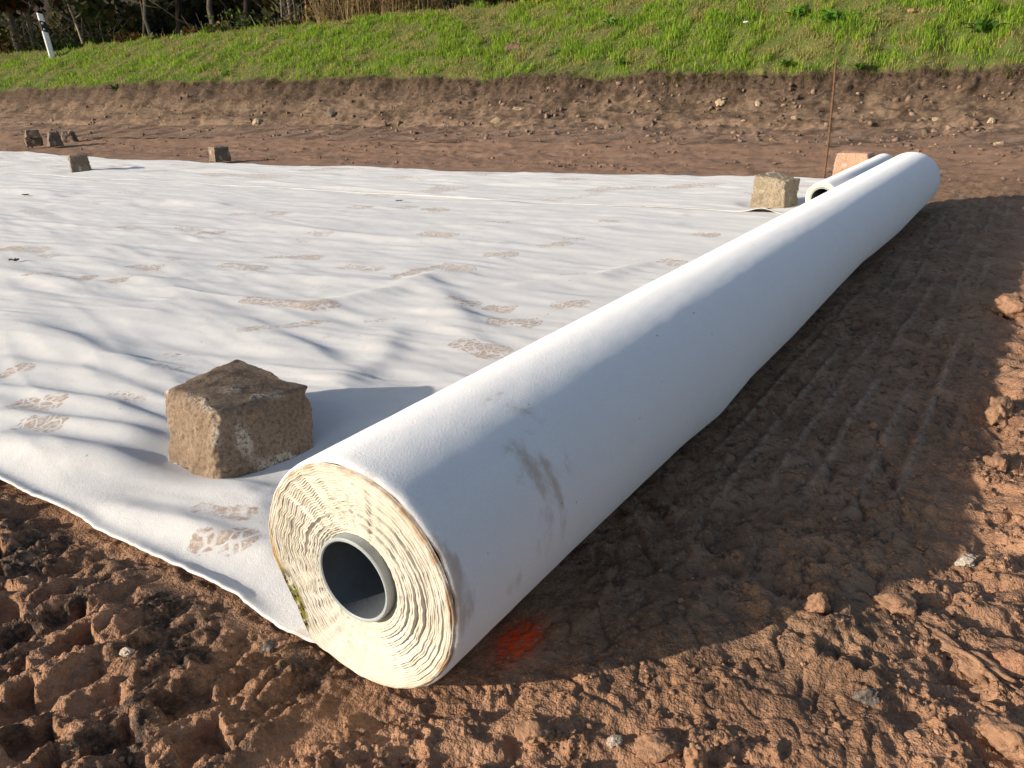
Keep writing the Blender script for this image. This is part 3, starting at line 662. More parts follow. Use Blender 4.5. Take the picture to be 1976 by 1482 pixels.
# ================================================================== rolls
def roll(name, u0, L, vc, zc, R, rt, label, big):
    base = P(u0, vc, 0.0)
    root = empty(name, base, label, 'fabric roll')
    X = -V; Z = np.array([0, 0, 1.0])      # cross-section axes: X to the right, Z up; theta from X
    org = np.array([0, 0, zc])
    nth = 240 if big else 96; nu = 260 if big else 60
    def radius(t, un):
        # un metres from the near end
        r = R * (1 + 0.0025 * vnoise(un * 1.1, np.cos(t) * 1.5, 401)) * np.ones_like(t)
        if big:
            low = np.exp(-((np.arctan2(np.sin(t + 0.95), np.cos(t + 0.95))) / 0.75) ** 2)       # lower right flank, sags between supports
            bl = np.interp(un, [0, 0.25, 0.62, 0.78, 0.95, 1.25, 1.7, 2.05, 2.3, 2.7, 3.3, 3.62], [0, 0.000, 0.004, 0.012, 0.003, 0.003, -0.006, -0.011, -0.003, 0.005, 0.001, 0])
            r = r + low * bl
            dn = np.arctan2(np.sin(t - math.radians(205)), np.cos(t - math.radians(205)))
            r = r - 0.010 * np.exp(-(dn / 0.30) ** 2) * np.exp(-un / 0.10)
            r = r + 0.006 * np.exp(-(np.arctan2(np.sin(t - math.radians(235)), np.cos(t - math.radians(235))) / 0.2) ** 2) * np.exp(-un / 0.08)
        return r
    # ---- outer wrap
    un = np.concatenate([[0, 0.0015, 0.004, 0.008], np.linspace(0.012, L, nu)]); tt = np.arange(nth) * 2 * math.pi / nth
    UN, TT = np.meshgrid(un, tt, indexing='ij'); u_ = UN.ravel(); t_ = TT.ravel()
    r = radius(t_, u_)
    rnd = np.where(u_ < 0.008, (1 - np.sqrt(np.maximum(0, 1 - (1 - u_ / 0.008) ** 2))) * 0.004, 0)
    rnd = np.where(L - u_ < 0.012, 0.004 * (1 - (L - u_) / 0.012) ** 2, rnd)
    r = r - rnd + 0.0003 * vnoise(u_ * 25, np.cos(t_) * 6, 405)
    wv_ = 0.0022 * vnoise(np.cos(t_) * 3.2, np.sin(t_) * 3.2, 406) + 0.0012 * vnoise(np.cos(t_) * 9, np.sin(t_) * 9, 407)   # uneven cut end
    ul = u_ + wv_ * np.exp(-u_ / 0.03)
    co = org + A * ul[:, None] + (np.cos(t_) * r)[:, None] * X + (np.sin(t_) * r)[:, None] * Z
    co[:, 2] = np.maximum(co[:, 2], 0.0035)
    sm = np.zeros(len(u_)); pr = np.zeros(len(u_))
    if big:
        wp = co + base
        def blob(px, py, ru, rt_, s):
            # spot on the visible flank: march the sight line to the cylinder
            d = (px - 988.0) / FPX * CR - (py - 741.0) / FPX * CU + _fw
            o = np.array([0, 0, H]) - (base + org)
            dp = d - A * (d @ A); op = o - A * (o @ A); a_ = dp @ dp; b_ = dp @ op; c_ = op @ op - R * R
            k = (-b_ - math.sqrt(max(0, b_ * b_ - a_ * c_))) / a_; q = o + d * k
            bu_ = q @ A; bt = math.atan2(q @ Z, q @ X)
            dd = ((u_ - bu_) / ru) ** 2 + ((np.arctan2(np.sin(t_ - bt), np.cos(t_ - bt))) * R / rt_) ** 2
            return s * np.exp(-dd)
        for b in ((1040, 930, .045, .060, .42), (1020, 800, .045, .04, .36), (1060, 1030, .03, .05, .40), (1010, 880, .018, .030, .75), (1035, 915, .020, .035, .8), (1060, 900, .012, .03, .7), (1075, 950, .012, .045, .85), (1095, 890, .010, .03, .6),
                  (1055, 1000, .012, .03, .7), (1090, 1010, .012, .03, .75), (1040, 1050, .012, .025, .55), (985, 860, .02, .012, .6), (985, 790, .03, .02, .5),
                  (1020, 800, .02, .03, .5), (1055, 795, .015, .03, .4), (955, 765, .03, .010, .6), (990, 1130, .016, .022, .62), (1010, 1110, .012, .02, .5),
                  (885, 1150, .010, .03, .9), (880, 1110, .012, .03, .9), (895, 1190, .012, .025, .85), (860, 1075, .010, .03, .75), (905, 1170, .014, .03, .7), (800, 960, .005, .04, .5), (700, 905, .006, .04, .5),
                  (1453, 472, .01, .006, .6), (1340, 690, .02, .01, .35), (760, 912, .01, .03, .4), (1240, 640, .03, .012, .28), (1620, 480, .03, .02, .3)):
            sm = np.maximum(sm, blob(*b))
    f = gridfaces(len(un), nth, True)
    link('outer_wrap', mesh_np('outer_wrap', co, f, FABR, dict(smear=sm, print=pr)), root)
    # ---- rolled layers seen end-on, both ends
    ny = 30 if big else 8; per = 6
    rad = np.linspace(0, 1, ny * per + 1); nt2 = 420 if big else 96
    t2 = np.arange(nt2) * 2 * math.pi / nt2
    for end in (0, 1):
        nt2 = 420 if (big and end == 0) else 96; t2 = np.arange(nt2) * 2 * math.pi / nt2
        RA, T2 = np.meshgrid(rad, t2, indexing='ij'); ra = RA.ravel(); tq = T2.ravel()
        Ro = radius(tq, np.full(tq.shape, 0.0 if end == 0 else L)) - 0.0035
        spir = ra * ny + tq / (2 * math.pi)                                       # spiral winding
        lay = np.floor(spir); ph = spir - lay
        am = 0.35 + 0.65 * sst(-0.2, 0.5, np.cos(tq - math.radians(160)) * 0.8 + 0.35 * np.cos(2 * (tq - math.radians(260))))
        env = np.sin(np.clip(ra, 0, 1) * math.pi) ** 0.6
        cx_, sx_ = np.cos(tq), np.sin(tq); wave = (0.0036 * vnoise(cx_ * 7 + ra * 2.0, sx_ * 7 + 3, 411) + 0.0009 * vnoise(cx_ * 13 + ra * 2.5, sx_ * 13, 412)) * am * env
        rr_ = rt + (Ro - rt) * ra + wave * (R / 0.128)
        arc = tq - 2 * math.pi * lay; arc2 = arc - 2 * math.pi
        offf = lambda q: 0.0034 * vnoise(q * 0.6, q * 0, 413) + 0.0008 * vnoise(q * 3.1, q * 0 + 9, 414)
        off = offf(arc); off2 = offf(arc2)
        wgt = sst(0.60, 1.0, ph); dep = (off * (1 - wgt) + off2 * wgt) * env
        gap = np.exp(-(np.minimum(ph, 1 - ph) / 0.16) ** 2)
        dep = dep + gap * 0.0014 * (0.4 + 0.6 * env) + 0.0006 * vnoise(arc * 9, ph * 2, 416)
        dep = dep + 0.006 * np.exp(-(ra / 0.07) ** 2) + 0.003 * (1 - ra) + 0.0025 * sst(0.97, 1.0, ra) - 0.004
        dep = dep * (1.0 if big else 0.5)
        if end == 0:
            ue_ = dep * 1.0
        else:
            ue_ = L - dep
        c2 = org + A * ue_[:, None] + (np.cos(tq) * rr_)[:, None] * X + (np.sin(tq) * rr_)[:, None] * Z
        c2[:, 2] = np.maximum(c2[:, 2], 0.004)
        ff = gridfaces(len(rad), nt2, True)
        if end == 1: ff = ff[:, ::-1]
        dg = np.degrees(tq) % 360
        ang = lambda c_, w_: np.exp(-(((dg - c_ + 180) % 360 - 180) / w_) ** 2)
        rim = sst(0.88, 1.0, ra + 0.05 * vnoise(tq * 5, ra * 0, 418)) * (0.35 + 0.9 * (ang(30, 45) + ang(340, 30) + 0.6 * ang(100, 60)))
        rim = np.clip(rim + 0.55 * sst(0.95, 1.0, ra), 0, 1)
        moss = 1.6 * ang(209, 14) * sst(0.68, 0.90, ra) + 0.6 * ang(226, 4) * sst(0.84, 0.95, ra)
        rust = ang(187, 17) * sst(0.86, 0.96, ra) + 0.5 * ang(222, 10) * sst(0.9, 0.98, ra)
        on = 1.0 if (big and end == 0) else 0.0
        link('rolled_layers', mesh_np('rolled_layers', c2, ff, LAY, dict(gap=np.clip(gap * (0.55 + 0.6 * vnoise(arc * 0.9, arc * 0, 419)), 0, 1), rimdirt=rim * (1 if big else .2), moss=np.clip(moss * on * 1.3, 0, 1), rust=np.clip(rust * on, 0, 1))), root)
    # ---- plastic core
    ri = rt - 0.0048; pro = 0.005 if big else 0.002; prof = [(-pro, ri), (-pro - 0.0012, ri + 0.0012), (-pro - 0.0012, rt - 0.0018), (-pro, rt - 0.0006), (0.03, rt - 0.0005), (L - 0.03, rt - 0.0005), (L + 0.045, rt - 0.0005), (L + 0.046, rt - 0.002), (L + 0.046, ri + 0.001), (L + 0.045, ri), (L * 0.5, ri), (-pro, ri)]
    nt3 = 96; t3 = np.arange(nt3) * 2 * math.pi / nt3
    vs3 = np.concatenate([org + A * q[0] + q[1] * (np.cos(t3)[:, None] * X + np.sin(t3)[:, None] * Z) for q in prof])
    ct = link('core_tube', mesh_np('core_tube', vs3[:10 * nt3], gridfaces(10, nt3, True)[:, ::-1], TUBE, smooth=False), root)
    link('bore', mesh_np('bore', vs3[9 * nt3:], gridfaces(3, nt3, True)[:, ::-1], BORE, smooth=True), ct)
    return root
roll('geotextile_roll', 0.0, L1, 0.0, R1, R1, 0.0475, 'long thick white geotextile roll in front with an open grey core', True)
r2u, r2v = at(1581.5, 417.5)
roll('geotextile_roll', 3.26, 1.56, 0.30, 0.079, 0.071, 0.0475, 'thin nearly used up white roll behind the far end of the thick roll', False)

# ================================================================== paving stones
def stone(name, bot, top, mat, label, group=None, n=26, rough=0.006, seed=0, zb=0.0, cat='paving stone', rnd=0.05, pale=1.0):
    """bot/top: four (u, v[, z]) corners in order; a hewn block with rounded, chipped edges"""
    c8 = np.array([[p[0], p[1], (p[2] if len(p) > 2 else zb)] for p in list(bot) + list(top)], float)
    cen = np.array([c8[:4, 0].mean(), c8[:4, 1].mean(), zb])
    V_ = []; F_ = []; nv = 0
    g = np.linspace(-1, 1, n)
    for ax in range(3):
        for s in (-1, 1):
            Aq, Bq = np.meshgrid(g, g, indexing='ij'); q = np.empty((n * n, 3)); q[:, ax] = s; q[:, (ax + 1) % 3] = Aq.ravel(); q[:, (ax + 2) % 3] = Bq.ravel()
            V_.append(q); f = gridfaces(n, n) + nv
            F_.append(f if s > 0 else f[:, ::-1]); nv += n * n
    q = np.concatenate(V_)
    # round the corners of the unit cube
    k = 1 - rnd; inn = np.clip(q, -k, k); d = q - inn; dl = np.linalg.norm(d, axis=1); m = dl > 1e-6
    q2 = q.copy(); q2[m] = inn[m] + d[m] / dl[m][:, None] * np.minimum(dl[m], rnd)[:, None]
    t = (q2 + 1) / 2
    a, b, c = t[:, 0:1], t[:, 1:2], t[:, 2:3]
    lo = c8[0] * (1 - a) * (1 - b) + c8[1] * a * (1 - b) + c8[2] * a * b + c8[3] * (1 - a) * b
    hi = c8[4] * (1 - a) * (1 - b) + c8[5] * a * (1 - b) + c8[6] * a * b + c8[7] * (1 - a) * b
    p = lo * (1 - c) + hi * c - cen
    size = np.ptp(c8, axis=0).max()
    nd = np.abs(q); edge = np.sort(nd, axis=1)[:, 1]; corner = np.sort(nd, axis=1)[:, 0]
    dr = p / (np.linalg.norm(p - [0, 0, size * .4], axis=1)[:, None] + 1e-6) * 1.0
    dr = (p - np.array([0, 0, size * 0.4])); dr /= np.linalg.norm(dr, axis=1)[:, None] + 1e-6
    sc = 1.0 / size
    am = fbm3(p * sc * 3.2 + seed * 7.7, 5, 500 + seed, 0.55) * rough * 1.6 + fbm3(p * sc * 14 + seed, 3, 520 + seed, 0.6) * rough * 0.55
    chip = np.maximum(0, fbm3(p * sc * 5 + seed * 3.1 + 40, 3, 540 + seed) - 0.05) * sst(0.72, 1.0, edge) * rough * 2.2
    p = p + dr * (am - chip)[:, None]
    p[:, 2] = np.maximum(p[:, 2], 0.0)
    w = A * p[:, 0:1] + V * p[:, 1:2] + np.array([0, 0, 1.0]) * p[:, 2:3]
    pa = pale * (sst(0.8, 1.0, edge) * sst(0.1, 0.5, noise3(p * sc * 7 + 9, 560)) + sst(0.45, 0.7, noise3(p * sc * 5 + 31, 561)))
    crust = sst(0.93, 0.995, q[:, 2]) * (1 - sst(0.72, 1.0, np.max(nd[:, :2], axis=1) + 0.22 * fbm3(p * sc * 6 + 5, 3, 570)))
    F = np.concatenate(F_)
    # weld the six grids
    key = np.round(q * 4000).astype(np.int64); _, first, inv = np.unique(key, axis=0, return_index=True, return_inverse=True)
    inv = inv.ravel()
    me = mesh_np(name, w[first], inv[F], mat, dict(pale=np.clip(pa[first], 0, 1), crust=crust[first]))
    return tag(link(name, me, loc=P(cen[0], cen[1], cen[2])), label, cat, group)
ST_BROWN = mat_stone('ochre_granite', (0.205, 0.146, 0.098), (0.285, 0.212, 0.15), (0.12, 0.08, 0.052), top=(0.058, 0.042, 0.034))
ST_GREEN = mat_stone('lichen_granite', (0.26, 0.21, 0.15), (0.34, 0.285, 0.21), (0.13, 0.098, 0.066), lichen=(0.21, 0.20, 0.10))
ST_PINK = mat_stone('pink_granite', (0.40, 0.25, 0.17), (0.46, 0.30, 0.21), (0.24, 0.13, 0.085))
ST_GREY = mat_stone('grey_brown_granite', (0.19, 0.14, 0.095), (0.25, 0.19, 0.135), (0.075, 0.055, 0.04))
ST_DARK = mat_stone('dark_brown_stone', (0.165, 0.12, 0.085), (0.22, 0.165, 0.12), (0.05, 0.035, 0.026))
GRP = 'paving stones weighing down the sheets'
stone('paving_stone', [at(421, 950), at(616, 868), at(505, 778), at(322, 896)],
      [at(410, 803, .118) + (.118,), at(596, 744, .096) + (.096,), at(455, 686, .130) + (.130,), at(322, 750, .114) + (.114,)],
      ST_BROWN, 'big ochre brown paving stone with dark crusted top beside the roll end', GRP, n=52, rough=0.0062, seed=1, zb=0.003, rnd=0.10)
def block(u, v, ang, sx, sy, sz, taper=0.94, dz=(0, 0, 0, 0)):
    c, s = math.cos(ang), math.sin(ang)
    q = [(-sx / 2, -sy / 2), (sx / 2, -sy / 2), (sx / 2, sy / 2), (-sx / 2, sy / 2)]
    b = [(u + c * x - s * y, v + s * x + c * y) for x, y in q]
    t = [(u + taper * (c * x - s * y), v + taper * (s * x + c * y), sz + d) for (x, y), d in zip(q, dz)]
    return b, t
u_, v_ = at(150, 336); b, t = block(u_ + .06, v_ + .05, -0.45, .15, .165, .155, .97)
stone('paving_stone', b, t, ST_GREY, 'grey brown cube shaped paving stone on the left, on the far sheet edge side', GRP, seed=2, rough=.005, zb=.004)
u_, v_ = at(424, 314); b, t = block(u_ + .05, v_ + .05, -0.26, .16, .15, .145, .90)
stone('paving_stone', b, t, ST_GREY, 'small paving stone right on the far sheet edge with one lit tan face', GRP, seed=3, rough=.005, zb=.006)
u_, v_ = at(1484, 408); b, t = block(u_ + .085, v_ + .0, -0.20, .15, .17, .158, .95, (-.012, -.018, .004, .004))
stone('paving_stone', b, t, ST_GREEN, 'olive tinged paving stone lifting the sheet hem near the thin roll', GRP, seed=14, rough=.006, zb=.006, n=34)
u_, v_ = at(1630, 352); b, t = block(u_ + .12, v_ - .02, -0.10, .16, .20, .165, .9)
stone('paving_stone', b, t, ST_PINK, 'pinkish paving stone standing behind the thin roll next to the rusty rod', GRP, seed=5, rough=.004, zb=.002, n=34)
GP = 'loose paving stones at the foot of the bank'
zz = 0.03
def pile(px, py, ang, sx, sy, sz, taper, mat, label, seed, z=zz, dz=(0, 0, 0, 0)):
    u_, v_ = at(px, py, min(z, 0.035)); b, t = block(u_ + .1, v_, ang, sx, sy, sz, taper, dz); t = [(q[0], q[1], q[2] + z) for q in t]
    stone('paving_stone', b, t, mat, label, GP, seed=seed, rough=.008, zb=z, n=22)
pile(53, 283, -0.55, .19, .21, .12, 1.04, ST_DARK, 'dark lower stone of the stacked pair at the left foot of the bank', 6)
pile(53, 283, -0.40, .19, .22, .10, .72, ST_GREY, 'tan upper stone of the stacked pair at the left foot of the bank', 7, z=zz + .118)
pile(94, 283, -0.35, .19, .18, .19, .62, ST_DARK, 'dark stone with sloping top between the stacked pair and another stone', 8)
pile(123, 276, -0.9, .18, .17, .16, .70, ST_DARK, 'rightmost dark brown stone of the loose heap by the bank', 9)
pile(165, 268, 0.6, .07, .18, .05, .8, ST_PINK, 'small flat yellowish stone right of the loose heap', 10, z=.035)

# ================================================================== rusty rod, marker post
bu_, bv_ = at(1590, 347); bp = P(bu_, bv_, 0.0); tp = at_u(1613.5, 113, bu_ + 0.02)
dirv = tp - bp
pts = np.array([bp - dirv * 0.15 - bp, *(dirv * t + np.array([0.004 * math.sin(3 * t), 0, 0]) for t in np.linspace(0, 1, 30))])
v3, f3 = tube(pts, 0.0066, 10); v3 = v3 + 0.0006 * rng.standard_normal(v3.shape)
tag(link('steel_rod', mesh_np('steel_rod', v3, clean(f3), RUST), loc=bp), 'thin rusty steel rod stuck upright at the far sheet corner', 'rod')

PW = mat_simple('white_post_plastic', (0.74, 0.74, 0.72), 0.5, 0.06, 12, 0, 1, 0.4, dark=(0.55, 0.53, 0.48))
PB = mat_simple('black_post_band', (0.015, 0.015, 0.017), 0.45, 0.1, 20)
PR = mat_simple('reflector_disc', (0.42, 0.42, 0.42), 0.2, 0.05, 60, 0, 1, 0.8)
pz = 17.0
dq = (97 - 988.0) / FPX * CR - (97 - 741.0) / FPX * CU + _fw
pb = dq * pz + np.array([0, 0, H])
pu, pv = UV(pb[0], pb[1])
pt = at_u(76.5, 26, pu)
PH = float((pt - pb)[2]); lean = (pt - pb) / PH; lean = lean - np.array([0, 0, 1]) * (lean[2] - 1)
post = empty('marker_post', pb, 'white roadside marker post with black band standing in the grass', 'marker post')
fwd = np.array([pb[0], pb[1], 0]) / math.hypot(pb[0], pb[1]); rt_ = np.array([fwd[1], -fwd[0], 0])
def post_ring(z, w, d, slant=0.0):
    # rounded triangular section, flat face towards the road user
    prof = [(-1, -0.55), (-0.9, -0.8), (-0.6, -1), (0.6, -1), (0.9, -0.8), (1, -0.55), (0.35, 0.85), (0.15, 1), (-0.15, 1), (-0.35, 0.85)]
    return np.array([rt_ * (x * w / 2) + fwd * (y * d / 2) + lean * (z + slant * x * w / 2) for x, y in prof])
def post_part(name, rings, mat):
    n_ = len(rings[0]); v = np.concatenate(rings); f = gridfaces(len(rings), n_, True); v = np.concatenate([v, [rings[0].mean(0)], [rings[-1].mean(0)]])
    k = len(v) - 2; m = (len(rings) - 1) * n_; j = np.arange(n_); j2 = (j + 1) % n_
    t = np.concatenate([clean(f), np.stack([j2, j, 0 * j + k], -1), np.stack([m + j, m + j2, 0 * j + k + 1], -1)])
    return link(name, mesh_np(name, v, t, mat, smooth=False), post)
pw = 0.118
post_part('post_body', [post_ring(-0.25, pw, .10), post_ring(PH * 0.96, pw, .10, -0.25), post_ring(PH, pw * .93, .092, -0.25)], PW)
band = post_part('black_band', [post_ring(PH * .50, pw + .006, .106, -.30), post_ring(PH * .79, pw + .006, .106, -.30)], PB)
for zz_, xx in ((PH * .725, 0.0), (PH * .565, 0.0)):
    c_ = lean * zz_ - fwd * 0.055; an = np.arange(20) * 2 * math.pi / 20
    ring = np.array([c_ + rt_ * (0.022 * math.cos(t)) + np.array([0, 0, 0.022 * math.sin(t)]) for t in an]); ring2 = ring - fwd * 0.006
    v_a = np.concatenate([ring, ring2, [ring2.mean(0)]]); j = np.arange(20); j2 = (j + 1) % 20
    t = np.concatenate([clean(gridfaces(2, 20, True)), np.stack([20 + j, 20 + j2, 0 * j + 40], -1)])
    o = link('reflector', mesh_np('reflector', v_a, t, PR), band)

# ================================================================== grass on the slope
def blades(s, v, hgt, wid, colr, lean_=0.55, hang=None):
    """curved three-triangle blades rooted on the slope"""
    n_ = len(s); u, z = bank_point(s, v); base = PP(u, v, z - 0.008)
    an = rng.uniform(0, 2 * math.pi, n_); ln = lean_ * (0.3 + rng.random(n_)) * hgt
    side = np.stack([np.cos(an + 1.57 + rng.normal(0, .5, n_)), np.sin(an + 1.57), 0 * an], -1) * wid[:, None] / 2
    dr = np.stack([np.cos(an), np.sin(an), 0 * an], -1)
    # blades lean slightly downhill
    dr = dr - A * 0.25
    upv = np.array([0, 0, 1.0])
    if hang is None: zf = np.ones(n_)
    else: zf = hang
    mid = base + upv * (hgt * 0.62 * zf)[:, None] + dr * (ln * 0.35)[:, None]
    tip = base + upv * (hgt * (0.98 - 0.35 * rng.random(n_)) * zf)[:, None] + dr * ln[:, None]
    vts = np.stack([base - side, base + side, mid + side * 0.8, mid - side * 0.8, tip], 1).reshape(-1, 3)
    k = np.arange(n_)[:, None] * 5
    tr = np.concatenate([k + [0, 1, 2], k + [0, 2, 3], k + [3, 2, 4]]).reshape(-1, 3)
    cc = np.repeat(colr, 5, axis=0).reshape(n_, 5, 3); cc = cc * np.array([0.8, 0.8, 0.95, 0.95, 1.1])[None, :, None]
    return vts, tr, cc.reshape(-1, 3)
def lerp(a, b, t): return np.array(a)[None] * (1 - t[:, None]) + np.array(b)[None] * t[:, None]
nb = 225000
f_ = lambda q: math.atan((q - VCAM) / 8.6)
vg = VCAM + 8.6 * np.tan(rng.uniform(f_(-9), f_(32), nb)); sg = 1.0 + rng.random(nb) ** 0.85 * 1.12
dcam = np.hypot(8.6, vg - VCAM)
cl = fbm(vg * 1.3, sg * 4, 4, 601, 0.6); cl2 = fbm(vg * 3.4, sg * 9, 3, 605, 0.6); cl3 = fbm(vg * 0.5, sg * 1.6, 2, 609)
dry = sst(-0.02, 0.45, cl * 0.95 + 0.42 * sst(0.45, 1.1, sg - 1) + 0.25 * cl3 + 0.10 * sst(3.5, -1, vg) + 0.06)
lush = sst(0.0, 0.5, cl2 + 0.35 * (1 - dry))
keep = rng.random(nb) < (0.5 + 0.5 * np.clip(lush + 0.4 * (1 - dry), 0, 1))
vg, sg, dcam, dry, lush = vg[keep], sg[keep], dcam[keep], dry[keep], lush[keep]; nb = len(vg)
isd = rng.random(nb) < dry * 0.85 + 0.05
gcol = lerp((0.20, 0.34, 0.022), (0.34, 0.48, 0.045), rng.random(nb)); gcol = gcol * (0.72 + 0.5 * rng.random(nb))[:, None]
gcol[rng.random(nb) < 0.22] *= np.array([0.45, 0.65, 0.8])
dcol = lerp((0.30, 0.22, 0.09), (0.50, 0.40, 0.20), rng.random(nb)); yel = lerp((0.26, 0.27, 0.04), (0.36, 0.33, 0.08), rng.random(nb))
dcol = np.where((rng.random(nb) < 0.45)[:, None], yel, dcol)
colr = np.where(isd[:, None], dcol, gcol)
hg = (0.034 + 0.060 * rng.random(nb)) * (0.65 + 0.75 * lush) * (1 - 0.35 * dry)
tall = rng.random(nb) < 0.02 + 0.03 * sst(1.9, 2.05, sg); hg[tall] *= 2.2
wd = (0.0042 + 0.003 * rng.random(nb)) * (dcam / 8.6) ** 0.8
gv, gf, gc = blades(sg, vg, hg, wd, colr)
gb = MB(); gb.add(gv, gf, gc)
# straw and roots hanging over the cut edge
nh = 16000
vh = VCAM + 8.6 * np.tan(rng.uniform(f_(-9), f_(30), nh)); sh = 0.955 + 0.05 * rng.random(nh)
kk = sst(-0.1, 0.5, fbm(vh * 2.2, vh * 0, 3, 621)); k2 = rng.random(nh) < 0.25 + 0.75 * kk; vh, sh, kk = vh[k2], sh[k2], kk[k2]; nh = len(vh)
hc = np.where((rng.random(nh) < 0.35)[:, None], lerp((0.10, 0.14, 0.02), (0.17, 0.19, 0.04), rng.random(nh)), lerp((0.12, 0.085, 0.045), (0.30, 0.23, 0.12), rng.random(nh)))
gv, gf, gc = blades(sh, vh, 0.04 + 0.12 * rng.random(nh) * (0.4 + kk), np.full(nh, 0.005), hc, 0.9, hang=rng.uniform(-0.9, 0.5, nh))
gv = gv - A * 0.02
gb.add(gv, gf, gc)
# loose straw on the face
nsr = 700
vh = VCAM + 8.6 * np.tan(rng.uniform(f_(-8), f_(20), nsr)); sh = rng.random(nsr) * 0.95
gv, gf, gc = blades(sh, vh, 0.02 + 0.06 * rng.random(nsr), np.full(nsr, 0.004), lerp((0.20, 0.15, 0.08), (0.42, 0.34, 0.2), rng.random(nsr)), 1.6, hang=rng.uniform(0.1, 0.4, nsr))
gb.add(gv - A * 0.02, gf, gc)
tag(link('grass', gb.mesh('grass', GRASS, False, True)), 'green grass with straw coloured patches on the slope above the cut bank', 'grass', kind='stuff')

# ================================================================== leafy weeds on the slope
def slope_at(px, py):
    """(s, v) of the grass slope under a picture spot"""
    best = None
    for s in np.linspace(0.9, 2.1, 41):
        d = (px - 988.0) / FPX * CR - (py - 741.0) / FPX * CU + _fw
        for _ in range(1):
            uu_ = 8.0 + (s - 1) * 1.9
            t = (uu_ + C0 @ A) / (d @ A); g = d * t + np.array([0, 0, H]); _, vq = UV(g[0], g[1])
            ub_, zb_ = bank_point(np.array([s]), np.array([vq]))
            t = (ub_[0] + C0 @ A) / (d @ A); g = d * t + np.array([0, 0, H]); _, vq = UV(g[0], g[1])
        e = abs(g[2] - zb_[0])
        if best is None or e < best[0]: best = (e, s, vq)
    s, vq = best[1], best[2]; u, z = bank_point(np.array([s]), np.array([vq])); return P(u[0], vq, z[0])
def leaf_strip(base, direc, length, width, droop, curl=0.3):
    n_ = 5; pts = []; d = np.array(direc, float); d /= np.linalg.norm(d); side = np.cross(d, [0, 0, 1.0]); side /= np.linalg.norm(side) + 1e-9
    vs = []; ws = [0.12, 0.75, 1.0, 0.7, 0.05]; p = np.array(base, float); dd = d.copy()
    for i in range(n_):
        wv = side * width / 2 * ws[i]; lift = np.array([0, 0, curl * width * ws[i] * 0.5])
        vs += [p - wv + lift, p, p + wv + lift]; p = p + dd * length / (n_ - 1); dd = dd - np.array([0, 0, droop / (n_ - 1)]); dd /= np.linalg.norm(dd)
    return np.array(vs), gridfaces(n_, 3)
def weed(px, py, size, nl, label, broad=0.45, tone=(0.085, 0.20, 0.025)):
    c = slope_at(px, py); root = empty('leafy_weed', c, label, 'weed', 'leafy weeds in the grass')
    mb = MB()
    for i in range(nl):
        an = rng.uniform(0, 6.28); el = rng.uniform(0.35, 1.2); d = np.array([math.cos(an) * math.cos(el), math.sin(an) * math.cos(el), math.sin(el)])
        off = np.array([rng.normal(0, size * .28), rng.normal(0, size * .28), 0.0]); off[2] = rng.uniform(0, size * .2)
        L = size * rng.uniform(0.5, 1.0); v, f = leaf_strip(off, d, L, L * broad * rng.uniform(.7, 1.2), rng.uniform(.6, 1.5))
        mb.add(v, f, np.array(tone) * rng.uniform(0.6, 1.5))
    link('leaves', mb.mesh('leaves', LEAF, True, True), root)
    st = MB()
    for i in range(4):
        an = rng.uniform(0, 6.28); v, f = tube([(0, 0, -.03), (math.cos(an) * size * .2, math.sin(an) * size * .2, size * .35)], [.004, .002], 5); st.add(v, f, (0.09, 0.12, 0.03))
    link('stem', st.mesh('stem', LEAF, True, True), root)
weed(1608, 42, .16, 44, 'big dark green leafy weed high on the slope left of the top right corner')
weed(1180, 48, .13, 26, 'dark leafy weed beside the molehill on the grass slope')
weed(1545, 28, .14, 26, 'bushy weed left of the biggest dark green weed')
weed(1520, 128, .11, 30, 'bright low leaf clump at the turf edge left of the rod', tone=(0.085, 0.19, 0.02))
weed(1655, 132, .10, 24, 'bright low leaf clump at the turf edge right of the rod', tone=(0.085, 0.19, 0.02))
weed(1200, 130, .15, 24, 'bluish green tuft of broad leaves at the turf edge, middle of bank', 0.22, (0.05, 0.14, 0.03))
weed(1075, 105, .12, 20, 'feathery green tuft just below and right of the molehill', 0.25)
weed(1900, 60, .16, 30, 'leafy green clump near the right end of the slope', tone=(0.07, 0.17, 0.02))
weed(432, 150, .14, 22, 'dark leaf tuft at the turf edge, left half of bank', 0.3)
weed(220, 172, .17, 34, 'dark green tuft hanging over the turf edge below the marker post', 0.25, (0.03, 0.07, 0.012))

# molehill
c = slope_at(988, 92); hb = MB()
nr_, na_ = 14, 30; ra_ = np.linspace(0, 1, nr_); ta_ = np.arange(na_) * 2 * math.pi / na_
RA, TA = np.meshgrid(ra_, ta_, indexing='ij'); x = (RA * np.cos(TA)).ravel(); y = (RA * np.sin(TA)).ravel()
hz = 0.09 * (1 - RA.ravel() ** 1.5) + 0.035 * fbm(x * 3, y * 3, 4, 701) * (1 - RA.ravel() ** 4) + 0.3 * 0.14 * lumps(x, y, 0.3, 703, .8)
vm = -V * (x * 0.22)[:, None] + A * (y * 0.16)[:, None] + np.array([0, 0, 1.0]) * (hz + y * 0.19 * 0.6 - 0.03)[:, None]
tag(link('molehill', mesh_np('molehill', vm, gridfaces(nr_, na_, True), mat_simple('molehill_soil', (0.16, 0.11, 0.075), 0.95, .3, 18, 0.02, 60, .1, dark=(0.07, .045, .03))), loc=c), 'brown molehill of crumbly earth on the grass slope', 'molehill')
